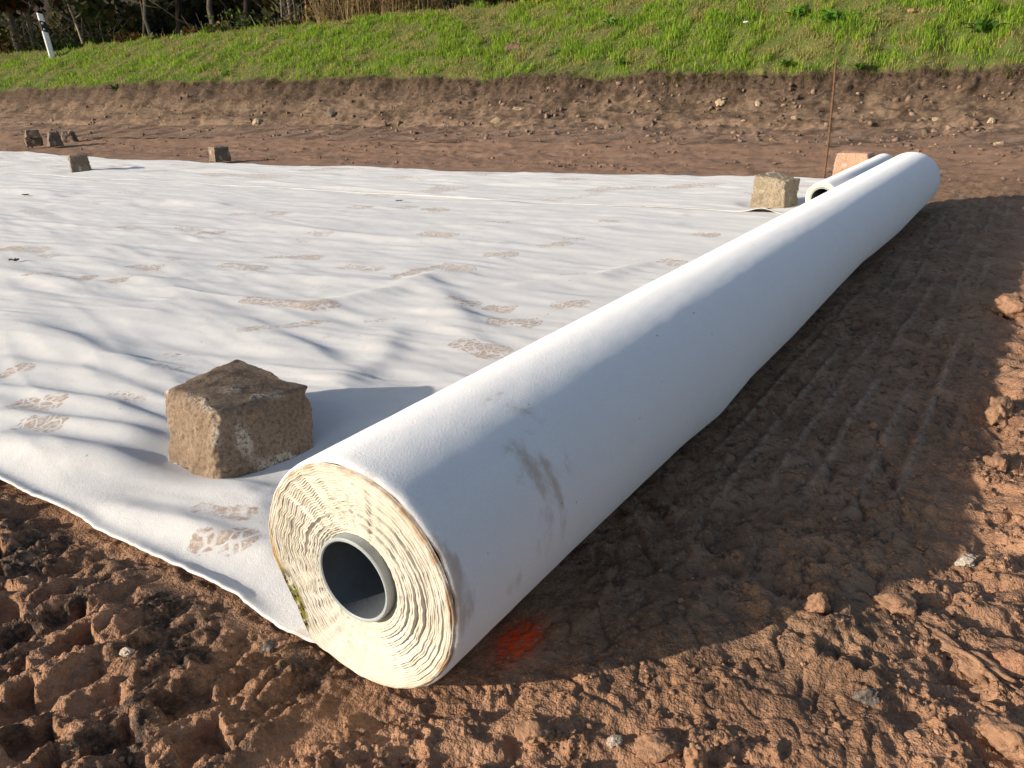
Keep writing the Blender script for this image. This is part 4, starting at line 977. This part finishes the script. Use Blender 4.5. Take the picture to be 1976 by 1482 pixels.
# white scrap and yellow leaf in the grass
def scrap(name, px, py, sx, sy, color, label, cat):
    c = slope_at(px, py); g = np.linspace(-1, 1, 6); Xq, Yq = np.meshgrid(g, g, indexing='ij')
    z = 0.5 * sy * fbm(Xq.ravel() * 1.2, Yq.ravel() * 1.2, 2, int(px)) + 0.06 + Yq.ravel() * sy * 0.6
    v = -V * (Xq.ravel() * sx * (1 - .3 * Yq.ravel() ** 2))[:, None] + A * (Yq.ravel() * sy)[:, None] + np.array([0, 0, 1.0]) * z[:, None]
    o = link(name, mesh_np(name, v, gridfaces(6, 6), mat_simple(name + '_surface', color, .7, .1)), loc=c)
    md = o.modifiers.new('thick', 'SOLIDIFY'); md.thickness = 0.002; tag(o, label, cat)
scrap('paper_scrap', 1438, 54, .028, .014, (.50, .50, .48), 'small whitish scrap lying in the grass slope', 'scrap')
scrap('fallen_leaf', 1876, 6, .045, .035, (.50, .36, .02), 'bright yellow leaf at the top right of the slope', 'leaf')
scrap('fallen_leaf', 1756, 34, .035, .02, (.32, .18, .09), 'dry reddish brown leaf in the grass, upper right of slope', 'leaf')

# ================================================================== wood beyond the slope
def hill(u, v):
    """ground height beyond the crest"""
    zc = bank_profile(np.atleast_1d(v))[4]; return float(zc[0] + np.interp(u, [9.9, 10.8, 12.2, 14, 20, 40, 65], [0, 0.02, -0.55, -0.35, 1.0, 7.0, 13.0]))
def leafcloud(cen, rad, n_, size, tones, flat=0.9, seed=0, shell=0.35):
    r = np.random.default_rng(900 + seed); d = r.standard_normal((n_, 3)); d /= np.linalg.norm(d, axis=1)[:, None]
    q = r.random(n_) ** shell; p = d * q[:, None]
    # clump
    cl_ = noise3(p * 2.6 + seed * 5.1, 910 + seed); p = p[cl_ > -0.22]; cl_ = cl_[cl_ > -0.22]; n_ = len(p)
    p = p * (0.8 + 0.35 * noise3(p * 1.7 + seed, 911 + seed))[:, None]
    c = np.array(cen) + p * np.array(rad)
    a = r.standard_normal((n_, 3)); a /= np.linalg.norm(a, axis=1)[:, None]; b = np.cross(a, r.standard_normal((n_, 3))); b /= np.linalg.norm(b, axis=1)[:, None]
    s = size * (0.6 + 0.8 * r.random(n_))[:, None]
    v = np.stack([c - a * s * .5, c + b * s * .32, c + a * s * .5, c - b * s * .32], 1).reshape(-1, 3)
    k = np.arange(n_)[:, None] * 4; f = np.concatenate([k + [0, 1, 2], k + [0, 2, 3]]).reshape(-1, 3)
    t = np.array(tones)[r.integers(0, len(tones), n_)] * (0.65 + 0.7 * r.random(n_))[:, None]
    return v, f, np.repeat(t, 4, axis=0)
def tree(u, v, hgt, rad, lean_, tone, trunk, label, seed, nleaf=2600, stems=1, tr=0.09, low=0.35):
    base = P(u, v, hill(u, v) - 0.05); root = empty('tree', base, label, 'tree', 'trees of the wood behind the slope')
    r = np.random.default_rng(seed); mb = MB()
    for sidx in range(stems):
        off = np.array([r.normal(0, .12), r.normal(0, .12), 0]) * (sidx > 0); ln = np.array([lean_[0] + r.normal(0, .10), lean_[1] + r.normal(0, .10), 0]) * hgt * .6
        ts = np.linspace(0, 1, 9); pts = np.array([off + ln * t ** 1.3 + np.array([0, 0, hgt * .85 * t]) + np.array([r.normal(0, .05), r.normal(0, .05), 0]) * min(1, 4 * t) for t in ts])
        q = tr * (0.55 if sidx else 1); v_, f_2 = tube(pts, q * (1 - ts * .8) * np.where(ts == 0, 1.4, 1), 8); mb.add(v_, f_2, trunk)
        for b in range(7):
            t0 = r.uniform(.10, .9); i = int(t0 * 8); p0 = pts[i] * (1 - (t0 * 8 - i)) + pts[min(8, i + 1)] * (t0 * 8 - i); an = r.uniform(0, 6.28); L = rad * r.uniform(.5, 1.0)
            d = np.array([math.cos(an), math.sin(an), r.uniform(.25, .9)]); ps = np.array([p0 + d * L * k_ + np.array([0, 0, .25 * L * k_ ** 2]) + np.array([r.normal(0, .04), r.normal(0, .04), 0]) * (k_ > 0) for k_ in np.linspace(0, 1, 5)])
            v_, f_2 = tube(ps, q * .38 * (1 - np.linspace(0, .85, 5)), 5); mb.add(v_, f_2, trunk)
            for tw in range(3):
                pq = ps[r.integers(1, 5)]; an2 = an + r.normal(0, .9); d2 = np.array([math.cos(an2), math.sin(an2), r.uniform(-.2, .8)])
                v_, f_2 = tube([pq, pq + d2 * L * .25, pq + d2 * L * .5 + [0, 0, .06]], [q * .15, q * .1, q * .04], 4); mb.add(v_, f_2, trunk)
    link('trunk', mb.mesh('trunk', BARK, True, True), root)
    cb = MB(); cen = np.array([lean_[0] * hgt * .4, lean_[1] * hgt * .4, hgt * .62])
    v_, f_2, t_ = leafcloud(cen, (rad, rad, hgt * (.5 - low * .3)), nleaf, 0.26, tone, seed=seed); cb.add(v_, f_2, t_)
    link('crown', cb.mesh('crown', LEAF, False, True), root)
OLIVE = [(0.06, 0.07, 0.018), (0.09, 0.085, 0.02), (0.05, 0.06, 0.016), (0.12, 0.085, 0.02)]
AUT = [(0.16, 0.10, 0.02), (0.10, 0.05, 0.015), (0.07, 0.065, 0.018), (0.13, 0.06, 0.016)]
GRN = [(0.045, 0.075, 0.015), (0.07, 0.10, 0.02), (0.05, 0.06, 0.016)]
PALE = (0.30, 0.25, 0.18); GREYB = (0.13, 0.105, 0.08); DARKB = (0.055, 0.042, 0.032)
def bx(px, u):
    """v of a tree standing at distance u behind picture column px"""
    g = at_u(px, 60, u); return UV(g[0], g[1])[1]
tree(13.0, bx(28, 13.0), 7.0, 2.0, (-.06, 0), OLIVE, PALE, 'pale leaning tree at the far left edge of the wood', 1001, stems=2)
tree(13.4, bx(48, 13.4), 6.5, 1.9, (.10, .02), AUT, PALE, 'forked pale stemmed tree just left of the marker post', 1002, stems=3, tr=.07)
tree(13.6, bx(160, 13.6), 6.5, 1.8, (-.10, 0), OLIVE, PALE, 'thin bright stemmed tree a little right of the marker post', 1003, tr=.055)
tree(13.2, bx(194, 13.2), 6.0, 1.9, (.02, .02), GRN, GREYB, 'leafy tree with slim grey stem, second right of the marker post', 1004, tr=.05)
tree(13.5, bx(292, 13.5), 6.5, 1.8, (.05, 0), AUT, PALE, 'slender pale tree at the middle of the dark wood', 1005, stems=2, tr=.055)
tree(14.5, bx(345, 14.5), 7.5, 2.2, (-.03, 0), OLIVE, DARKB, 'dark trunked tree in the shaded middle of the wood', 1006, tr=.11)
tree(14.0, bx(415, 14.0), 7.0, 2.0, (.03, 0), OLIVE, GREYB, 'grey trunked tree above the dark hollow', 1007, tr=.09)
tree(14.8, bx(470, 14.8), 7.0, 2.2, (0, .03), GRN, DARKB, 'dark trunked tree rising from the green bush', 1008, tr=.10)
tree(13.4, bx(560, 13.4), 6.5, 1.9, (.04, 0), OLIVE, GREYB, 'multi stemmed grey tree left of the dry reeds', 1009, stems=4, tr=.06)
tree(14.2, bx(620, 14.2), 6.5, 2.0, (-.03, 0), AUT, GREYB, 'autumn brown tree directly behind the dry reeds', 1010, tr=.08)
# neighbours of the same wood to the left, outside the picture: they keep the wood's front in shade
for i, (xw, yw, hh) in enumerate(((-33, 14.5, 12), (-30, 17.0, 12), (-34, 19.5, 13), (-29, 21.5, 13), (-26, 24, 12), (-38, 12.5, 13), (-36, 22, 14), (-22, 25.5, 10), (-18.5, 24.5, 8))):
    u_q, v_q = UV(np.array(xw), np.array(yw))
    tree(float(u_q), float(v_q), hh, 3.0, (0, 0), OLIVE, GREYB, 'tall tree of the wood beyond the left edge of view', 1100 + i, nleaf=3800, tr=.16, low=-.4)
def bush(px, u, w_, h_, tone, label, seed, n_=1500, size=0.10):
    v = bx(px, u); base = P(u, v, hill(u, v) - .05); root = empty('bush', base, label, 'bush', 'bushes at the edge of the wood')
    r = np.random.default_rng(seed); mb = MB()
    for i in range(14):
        an = r.uniform(0, 6.28); d = np.array([math.cos(an) * r.uniform(.1, .6), math.sin(an) * r.uniform(.1, .6), 1.0]); L = h_ * r.uniform(.6, 1.05)
        ps = np.array([d * L * k_ * np.array([w_, w_, 1]) + np.array([r.normal(0, .03), r.normal(0, .03), 0]) for k_ in np.linspace(0, 1, 5)])
        v_, f_2 = tube(ps, .014 * (1 - np.linspace(0, .8, 5)), 5); mb.add(v_, f_2, GREYB if i % 3 else PALE)
    link('stem', mb.mesh('stem', BARK, True, True), root)
    v_, f_2, t_ = leafcloud((0, 0, h_ * .5), (w_, w_, h_ * .58), n_, size, tone, seed=seed, shell=.5); cb = MB(); cb.add(v_, f_2, t_)
    link('foliage', cb.mesh('foliage', LEAF, False, True), root)
bush(15, 12.4, .9, 1.3, AUT, 'brownish bush at the far left of the wood edge', 1201)
bush(105, 12.3, .9, 1.2, GRN, 'dark green bush right behind the marker post', 1202, 1700)
bush(190, 12.6, .9, 1.5, GRN, 'light green bush right of the marker post', 1203, 1800)
bush(250, 12.3, .9, 1.1, AUT, 'reddish brown bush under the slender pale tree', 1204)
bush(330, 12.2, 1.0, 1.1, OLIVE, 'low olive bush in the dark middle of the wood edge', 1205)
bush(400, 12.3, .9, 1.2, AUT, 'brown thorny bush beneath the grey trunked tree', 1206)
bush(455, 12.6, .8, 1.4, GRN, 'fresh green bush at the foot of the dark trunk', 1207, 1800)
bush(530, 12.2, .9, 1.1, OLIVE, 'olive bush left of the multi stemmed tree', 1208)
bush(610, 12.6, .9, 1.3, AUT, 'rusty brown bush behind the left end of the reeds', 1209)
bush(870, 12.4, .8, 1.4, AUT, 'brown bush right of the dry reeds', 1210)
bush(960, 12.2, .8, 1.5, OLIVE, 'olive bush at the top of the slope near the middle', 1211)
bush(1060, 11.8, .6, 1.2, [(0.30, 0.24, 0.02), (0.2, 0.17, 0.03)], 'yellow leaved shrub peeking over the slope top', 1212, 900)
bush(1190, 12.0, .8, 1.4, AUT, 'brown bush farthest right on the slope top', 1213)
# undergrowth that closes the wood behind
ub = MB(); 
for i in range(110):
    u = rng.uniform(14.3, 21); v = rng.uniform(6, 50); v_, f_2, t_ = leafcloud(P(u, v, hill(u, v) + .6), (1.4, 1.4, 1.5), 420, 0.26, OLIVE + [(0.04, 0.03, 0.018), (0.03, 0.025, 0.014)], seed=2000 + i); ub.add(v_, f_2, t_)
tag(link('undergrowth', ub.mesh('undergrowth', LEAF, False, True)), 'dark shaded undergrowth deep in the wood', 'undergrowth', kind='stuff')
# dry reeds
def reeds(px, u, w_, h_, n_, label, seed):
    v = bx(px, u); base = P(u, v, hill(u, v) - .02); r = np.random.default_rng(seed); mb = MB(); root = empty('dry_reed_clump', base, label, 'reeds', 'clumps of dry reeds')
    lv = MB()
    for i in range(n_):
        an = r.uniform(0, 6.28); rr2 = w_ * math.sqrt(r.random()); b0 = np.array([math.cos(an) * rr2, math.sin(an) * rr2 * .5, 0]); ln = r.normal(0, .22, 2); L = h_ * r.uniform(.55, 1.1)
        ps = np.array([b0 + np.array([ln[0] * L * t ** 1.6, ln[1] * L * t ** 1.6, L * t]) for t in np.linspace(0, 1, 4)]); tn = np.array((0.30, 0.22, 0.11)) * r.uniform(.55, 1.35)
        v_, f_2 = tube(ps, .0055, 3, False); mb.add(v_, f_2, tn)
        for k_ in range(2):
            p0 = ps[r.integers(1, 3)]; a2 = r.uniform(0, 6.28); v_, f_2 = leaf_strip(p0, (math.cos(a2), math.sin(a2), .9), L * .35, .014, 1.5); lv.add(v_, f_2, tn * 1.1)
    link('stems', mb.mesh('stems', GRASS, True, True), root); link('leaves', lv.mesh('leaves', GRASS, True, True), root)
reeds(670, 11.0, .55, 1.0, 150, 'left clump of dry straw coloured reeds above the grass', 31)
reeds(735, 10.8, .65, 1.1, 190, 'middle clump of dry reeds, the densest one above the grass', 32)
reeds(800, 10.9, .55, 1.0, 150, 'right clump of dry straw coloured reeds above the grass', 33)

# ================================================================== loose clods and pebbles
def ico(sub):
    t = (1 + 5 ** .5) / 2
    v = [(-1, t, 0), (1, t, 0), (-1, -t, 0), (1, -t, 0), (0, -1, t), (0, 1, t), (0, -1, -t), (0, 1, -t), (t, 0, -1), (t, 0, 1), (-t, 0, -1), (-t, 0, 1)]
    f = [(0, 11, 5), (0, 5, 1), (0, 1, 7), (0, 7, 10), (0, 10, 11), (1, 5, 9), (5, 11, 4), (11, 10, 2), (10, 7, 6), (7, 1, 8), (3, 9, 4), (3, 4, 2), (3, 2, 6), (3, 6, 8), (3, 8, 9), (4, 9, 5), (2, 4, 11), (6, 2, 10), (8, 6, 7), (9, 8, 1)]
    v = [np.array(q, float) / np.linalg.norm(q) for q in v]
    for _ in range(sub):
        cache = {}; nf = []
        def md(a, b):
            k = (min(a, b), max(a, b))
            if k not in cache: q = v[a] + v[b]; v.append(q / np.linalg.norm(q)); cache[k] = len(v) - 1
            return cache[k]
        for a, b, c in f:
            x, y, z = md(a, b), md(b, c), md(c, a); nf += [(a, x, z), (b, y, x), (c, z, y), (x, y, z)]
        f = nf
    return np.array(v), np.array(f)
ICO0, ICO1, ICO2, ICO3 = ico(0), ico(1), ico(2), ico(3)
def rock_verts(base, scale, seed, amp=0.35, freq=1.6, facet=0.0):
    v = base.copy(); d = 1 + amp * fbm3(v * freq + seed * 3.71, 4, 800 + seed % 50, 0.55)
    if not facet: d = d + 0.10 * fbm3(v * 5 + seed, 3, 850, 0.6)
    v = v * d[:, None]
    if facet:
        r = np.random.default_rng(seed)
        for i in range(9):
            n_ = r.standard_normal(3); n_ /= np.linalg.norm(n_); k = v @ n_; lim = 0.55 + 0.3 * r.random(); ex = np.maximum(0, k - lim); v = v - n_ * (ex * facet)[:, None]
    return v * np.array(scale)
def scatter(name, uv_, sizes, mat, base, label, cat, zfun, seed, tint=None, sink=0.3, smooth=False):
    mb = MB(); r = np.random.default_rng(seed); z = zfun(uv_[:, 0], uv_[:, 1])
    protos = [rock_verts(base[0], (1, 1, 1), seed + i, 0.45) for i in range(12)]
    for i, ((u, v), s) in enumerate(zip(uv_, sizes)):
        p = protos[i % 12] * np.array([1, r.uniform(.6, 1.1), r.uniform(.5, .9)]) * s; a = r.uniform(0, 6.28)
        q = p.copy(); q[:, 0] = p[:, 0] * math.cos(a) - p[:, 1] * math.sin(a); q[:, 1] = p[:, 0] * math.sin(a) + p[:, 1] * math.cos(a)
        mb.add(q + P(u, v, z[i] + s * sink), base[1], None if tint is None else tint[i])
    return tag(link(name, mb.mesh(name, mat, smooth, tint is not None)), label, cat, kind='stuff')
def crumbs(n_, x0, x1, y0, y1, smin, smax, pw_, base, seed):
    r = np.random.default_rng(seed); xy = np.stack([r.uniform(x0, x1, n_), r.uniform(y0, y1, n_)], -1)
    uq, vq = UV(xy[:, 0], xy[:, 1]); fl = ground_fields(xy[:, 0], xy[:, 1])[1]
    dens = np.clip(0.95 * fl['crumb'] * sst(-0.15, 0.35, fbm(uq * 10, vq * 10, 4, 63, 0.6)) + 0.12, 0, 1) * np.where((uq > 0.0) & (vq > -0.1), 0, 1) * np.where((uq < 0) & (vq > 0), 0.5, 1.0)
    k = r.random(n_) < dens * np.clip(1.3 / np.hypot(xy[:, 0], xy[:, 1]), .2, 1); uq, vq = uq[k], vq[k]
    return np.stack([uq, vq], -1), smin + (smax - smin) * r.random(len(uq)) ** pw_
q1, z1 = crumbs(15000, -0.62, 0.95, 0.46, 1.5, 0.0010, 0.0040, 2, ICO0, 40)
scatter('mud_crumbs', q1, z1, CLOD, ICO0, 'fine loose crumbs of reddish mud strewn over the near churned ground', 'mud crumbs', gh, 41)
q1, z1 = crumbs(2600, -0.75, 1.9, 0.46, 3.2, 0.0030, 0.0085, 3, ICO1, 42)
scatter('mud_crumbs', q1, z1, CLOD, ICO1, 'coarser mud crumbs lying on the churned ground right of the roll', 'mud crumbs', gh, 43)
# clods on the far levelled ground and the foot of the bank
r_ = np.random.default_rng(44); nfc = 3600
vf_ = VCAM + 7.0 * np.tan(r_.uniform(f_(-5), f_(16), nfc)); uf_ = r_.uniform(4.75, 7.2, nfc)
kf = r_.random(nfc) < sst(-0.1, 0.45, fbm(uf_ * 2.6, vf_ * 1.0, 3, 99) + 0.4 * fbm(uf_ * 9, vf_ * 4, 2, 98)) + 0.05
qf = np.stack([uf_[kf], vf_[kf]], -1); sf = 0.004 + 0.017 * r_.random(len(qf)) ** 2.5
scatter('mud_crumbs', qf, sf, mat_simple('dark_clod', (0.19, 0.125, 0.088), 0.95, 0.35, 14, 0.008, 70, 0.1, dark=(0.085, 0.056, 0.04)), ICO0, 'dark clods littering the levelled ground before the bank', 'mud crumbs', gh, 45)
nfc = 3000; vf_ = VCAM + 8.6 * np.tan(r_.uniform(f_(-7), f_(20), nfc)); sf_ = r_.random(nfc) ** 1.3 * 0.9
kf = r_.random(nfc) < sst(-0.1, 0.4, fbm(vf_ * 2.2, sf_ * 5, 3, 236)) + 0.08; vf_, sf_ = vf_[kf], sf_[kf]; uf_, zf_ = bank_point(sf_, vf_); mb = MB()
protos = [rock_verts(ICO0[0], (1, 1, 1), 70 + i, 0.5) for i in range(12)]
for i in range(len(vf_)):
    sz_ = 0.006 + 0.028 * r_.random() ** 3; mb.add(protos[i % 12] * sz_ * r_.uniform(.6, 1.3, 3) + P(uf_[i] - .006, vf_[i], zf_[i] + sz_ * .2), ICO0[1], np.array((0.18, 0.128, 0.094)) * r_.uniform(.45, 1.25))
tag(link('earth_clods', mb.mesh('earth_clods', mat_tint('bank_clod', 0, .95), True, True)), 'crumbled earth clods on the cut face of the bank', 'clods', kind='stuff')
# pebbles on the bank face
nb_ = 230; vb = VCAM + 8.6 * np.tan(rng.uniform(f_(-7), f_(18), nb_)); sb = rng.random(nb_) ** 1.2 * .85
ubk, zbk = bank_point(sb, vb); pale_c = lerp((0.15, 0.10, 0.065), (0.33, 0.25, 0.16), rng.random(nb_))
STT = mat_tint('pebble', 0.0, 0.85)
mb = MB(); protos = [rock_verts(ICO1[0], (1, 1, 1), 60 + i, 0.4, facet=.8) for i in range(10)]
for i in range(nb_):
    s = 0.006 + 0.016 * rng.random() ** 2; a = rng.uniform(0, 6.28); p = protos[i % 10] * np.array([1.3, .9, .6]) * s
    q = np.stack([p[:, 0] * math.cos(a) - p[:, 1] * math.sin(a), p[:, 0] * math.sin(a) + p[:, 1] * math.cos(a), p[:, 2]], -1); mb.add(q + P(ubk[i] - .01, vb[i], zbk[i] + s * .2), ICO1[1], pale_c[i])
tag(link('gravel', mb.mesh('gravel', STT, False, True)), 'small pale pebbles scattered over the cut face of the bank', 'gravel', kind='stuff')

# single stones and clods one can point to
PALES = mat_stone('pale_flint', (0.36, 0.27, 0.18), (0.44, 0.34, 0.24), (0.25, 0.19, 0.13))
WHITE = mat_stone('white_flint', (0.50, 0.44, 0.36), (0.58, 0.52, 0.44), (0.35, 0.27, 0.20))
BRICK = mat_stone('brick_red_stone', (0.42, 0.21, 0.12), (0.48, 0.26, 0.15), (0.22, 0.11, 0.07))
GREYS = mat_stone('grey_stone', (0.16, 0.13, 0.11), (0.22, 0.19, 0.165), (0.08, 0.06, 0.05))
def lone(name, px, py, scale, mat, label, cat, seed, face=False, rot=0.0, base=ICO3, amp=.4, facet=.8, dz=0.0, freq=1.6, group=None):
    if face:
        best = None
        for s in np.linspace(0.05, 0.99, 32):
            d = (px - 988.0) / FPX * CR - (py - 741.0) / FPX * CU + _fw; vq_ = None; ug = 7.7
            for _ in range(3):
                t = (ug + C0 @ A) / (d @ A); g = d * t + np.array([0, 0, H]); _, vq_ = UV(g[0], g[1]); uu_, zz2 = bank_point(np.array([s]), np.array([vq_])); ug = uu_[0]
            e = abs(g[2] - zz2[0])
            if best is None or e < best[0]: best = (e, P(uu_[0], vq_, zz2[0]))
        c = best[1]
    else:
        u, v = at(px, py)
        for _ in range(2): z = float(gh(u, v)[0]); u, v = at(px, py, z)
        c = P(u, v, z)
    p = rock_verts(base[0], scale, seed, amp, freq, facet); p = np.stack([p[:, 0] * math.cos(rot) - p[:, 1] * math.sin(rot), p[:, 0] * math.sin(rot) + p[:, 1] * math.cos(rot), p[:, 2]], -1)
    p[:, 2] += scale[2] * (0.1 if face else 0.35) + dz
    me = mesh_np(name, p, base[1], mat, dict(pale=np.zeros(len(p)), crust=np.zeros(len(p))), smooth=facet < .5)
    return tag(link(name, me, loc=c), label, cat, group)
GS = 'pale stones stuck in the bank face'
lone('stone', 500, 238, (.075, .05, .06), PALES, 'round pale stone low in the bank, above the second distant cobble', 'stone', 11, True, facet=.3)
lone('stone', 640, 222, (.07, .04, .05), GREYS, 'dark stone jutting from the bank face left of centre', 'stone', 12, True)
lone('stone', 962, 231, (.075, .04, .04), PALES, 'yellowish stone in a dark hollow at the middle of the bank', 'stone', 13, True)
lone('stone', 1003, 212, (.08, .04, .03), PALES, 'flat tan stone slightly above the hollow in mid bank', 'stone', 14, True)
lone('stone', 1390, 201, (.06, .04, .035), PALES, 'tan angular stone leftmost of three above the green tinged cobble', 'stone', 15, True)
lone('stone', 1462, 204, (.035, .03, .05), PALES, 'upright tan stone above the green tinged cobble', 'stone', 16, True)
lone('stone', 1534, 227, (.045, .032, .022), PALES, 'bright flat stone in the bank left of the rod', 'stone', 17, True)
lone('stone', 1808, 231, (.042, .032, .024), PALES, 'oval whitish stone in the right part of the bank', 'stone', 18, True)
lone('stone', 1913, 234, (.035, .03, .028), PALES, 'small white stone near the right end of the bank', 'stone', 19, True)
lone('stone', 1928, 284, (.05, .04, .02), PALES, 'pale flat stone at the foot of the bank on the right', 'stone', 20, True)
lone('stone', 1860, 1088, (.0125, .010, .009), WHITE, 'white stone at the lit edge of the roll shadow', 'stone', 21)
lone('stone', 1953, 1292, (.019, .016, .015), BRICK, 'light brick coloured stone near the right border', 'stone', 22)
lone('stone', 1672, 1352, (.013, .010, .011), GREYS, 'dark grey angular stone in the lit mud lower right', 'stone', 23)
lone('stone', 1186, 1434, (.008, .006, .007), WHITE, 'whitish stone at the bottom between mud lumps', 'stone', 24)
lone('stone', 1400, 1500, (.010, .008, .008), PALES, 'pale pebble at the lower picture edge', 'stone', 25)
lone('stone', 520, 1252, (.009, .007, .006), GREYS, 'small grey pebble in dark mud left of the roll end', 'stone', 26, facet=.2)
lone('stone', 245, 1262, (.010, .007, .006), WHITE, 'whitish stone chip in the dark mud on the left', 'stone', 27)
lone('mud_clod', 1728, 1170, (.022, .016, .012), CLOD, 'knobbly mud lump on the right shadow edge, larger than its neighbour', 'mud clod', 31, facet=0, amp=.34, freq=1.5)
lone('mud_clod', 1575, 1178, (.013, .011, .016), CLOD, 'crumbly clod poking into the roll shadow', 'mud clod', 33, facet=0, amp=.34, freq=1.5)
lone('mud_clod', 1275, 1445, (.022, .016, .011), CLOD, 'broad ragged mud clod near the lower edge, middle', 'mud clod', 34, facet=0, amp=.34, freq=1.5)
lone('mud_clod', 1340, 1480, (.010, .010, .022), CLOD, 'small upright clod at the lower edge', 'mud clod', 35, facet=0, amp=.42)
lone('mud_clod', 1860, 1270, (.015, .050, .008), CLOD, 'long bark like slab of mud standing out on the right', 'mud clod', 36, facet=0, amp=.55, rot=.45, freq=3.0)
lone('mud_clod', 1945, 1430, (.016, .024, .013), CLOD, 'heavy mud lump in the lower right corner', 'mud clod', 37, facet=0, amp=.36, rot=.3, freq=1.6)
lone('mud_clod', 1930, 800, (.020, .050, .024), CLOD, 'long ragged clod on the ridge along the right shadow edge', 'mud clod', 38, facet=0, amp=.36, rot=-.6, freq=1.6)
lone('mud_clod', 1925, 905, (.016, .035, .018), CLOD, 'sunlit clod on the ridge, nearer than the long ragged one', 'mud clod', 39, facet=0, amp=.36, rot=-.5, freq=1.6)
lone('mud_clod', 1950, 600, (.035, .045, .030), CLOD, 'dark red clod heap at the right border beside the shadow', 'mud clod', 40, facet=0, amp=.34, freq=1.5)
lone('mud_clod', 1030, 1415, (.018, .013, .008), CLOD, 'flat cracked mud clod below the orange blotch', 'mud clod', 42, facet=0, amp=.34, freq=1.5)
# dark leaf scraps lying on the sheet
def onsheet(px, py): 
    u, v = at(px, py, .015); return P(u, v, float(sheet1_z(np.array([u]), np.array([v]))[0]) + .002)
for px, py, s, lb in ((28, 505, .022, 'black dry leaf on the sheet at the left border'), (50, 379, .024, 'dark scrap on the sheet below the left cobble'), (770, 390, .02, 'tiny dark scrap on the far part of the sheet')):
    c = onsheet(px, py); g = np.linspace(-1, 1, 7); Xq, Yq = np.meshgrid(g, g, indexing='ij'); xs, ys = Xq.ravel(), Yq.ravel()
    z = s * (0.35 * fbm(xs * 1.3, ys * 1.3, 2, int(px) + 3) + 0.35)
    p = np.stack([xs * s * (1 - .5 * ys ** 2), ys * s * .5 * (1 - .6 * xs ** 2), z], -1)
    o = link('fallen_leaf', mesh_np('fallen_leaf', p, gridfaces(7, 7), mat_simple('dark_leaf', (.035, .02, .02), .7, .3)), loc=c); md = o.modifiers.new('thick', 'SOLIDIFY'); md.thickness = .001; tag(o, lb, 'leaf')
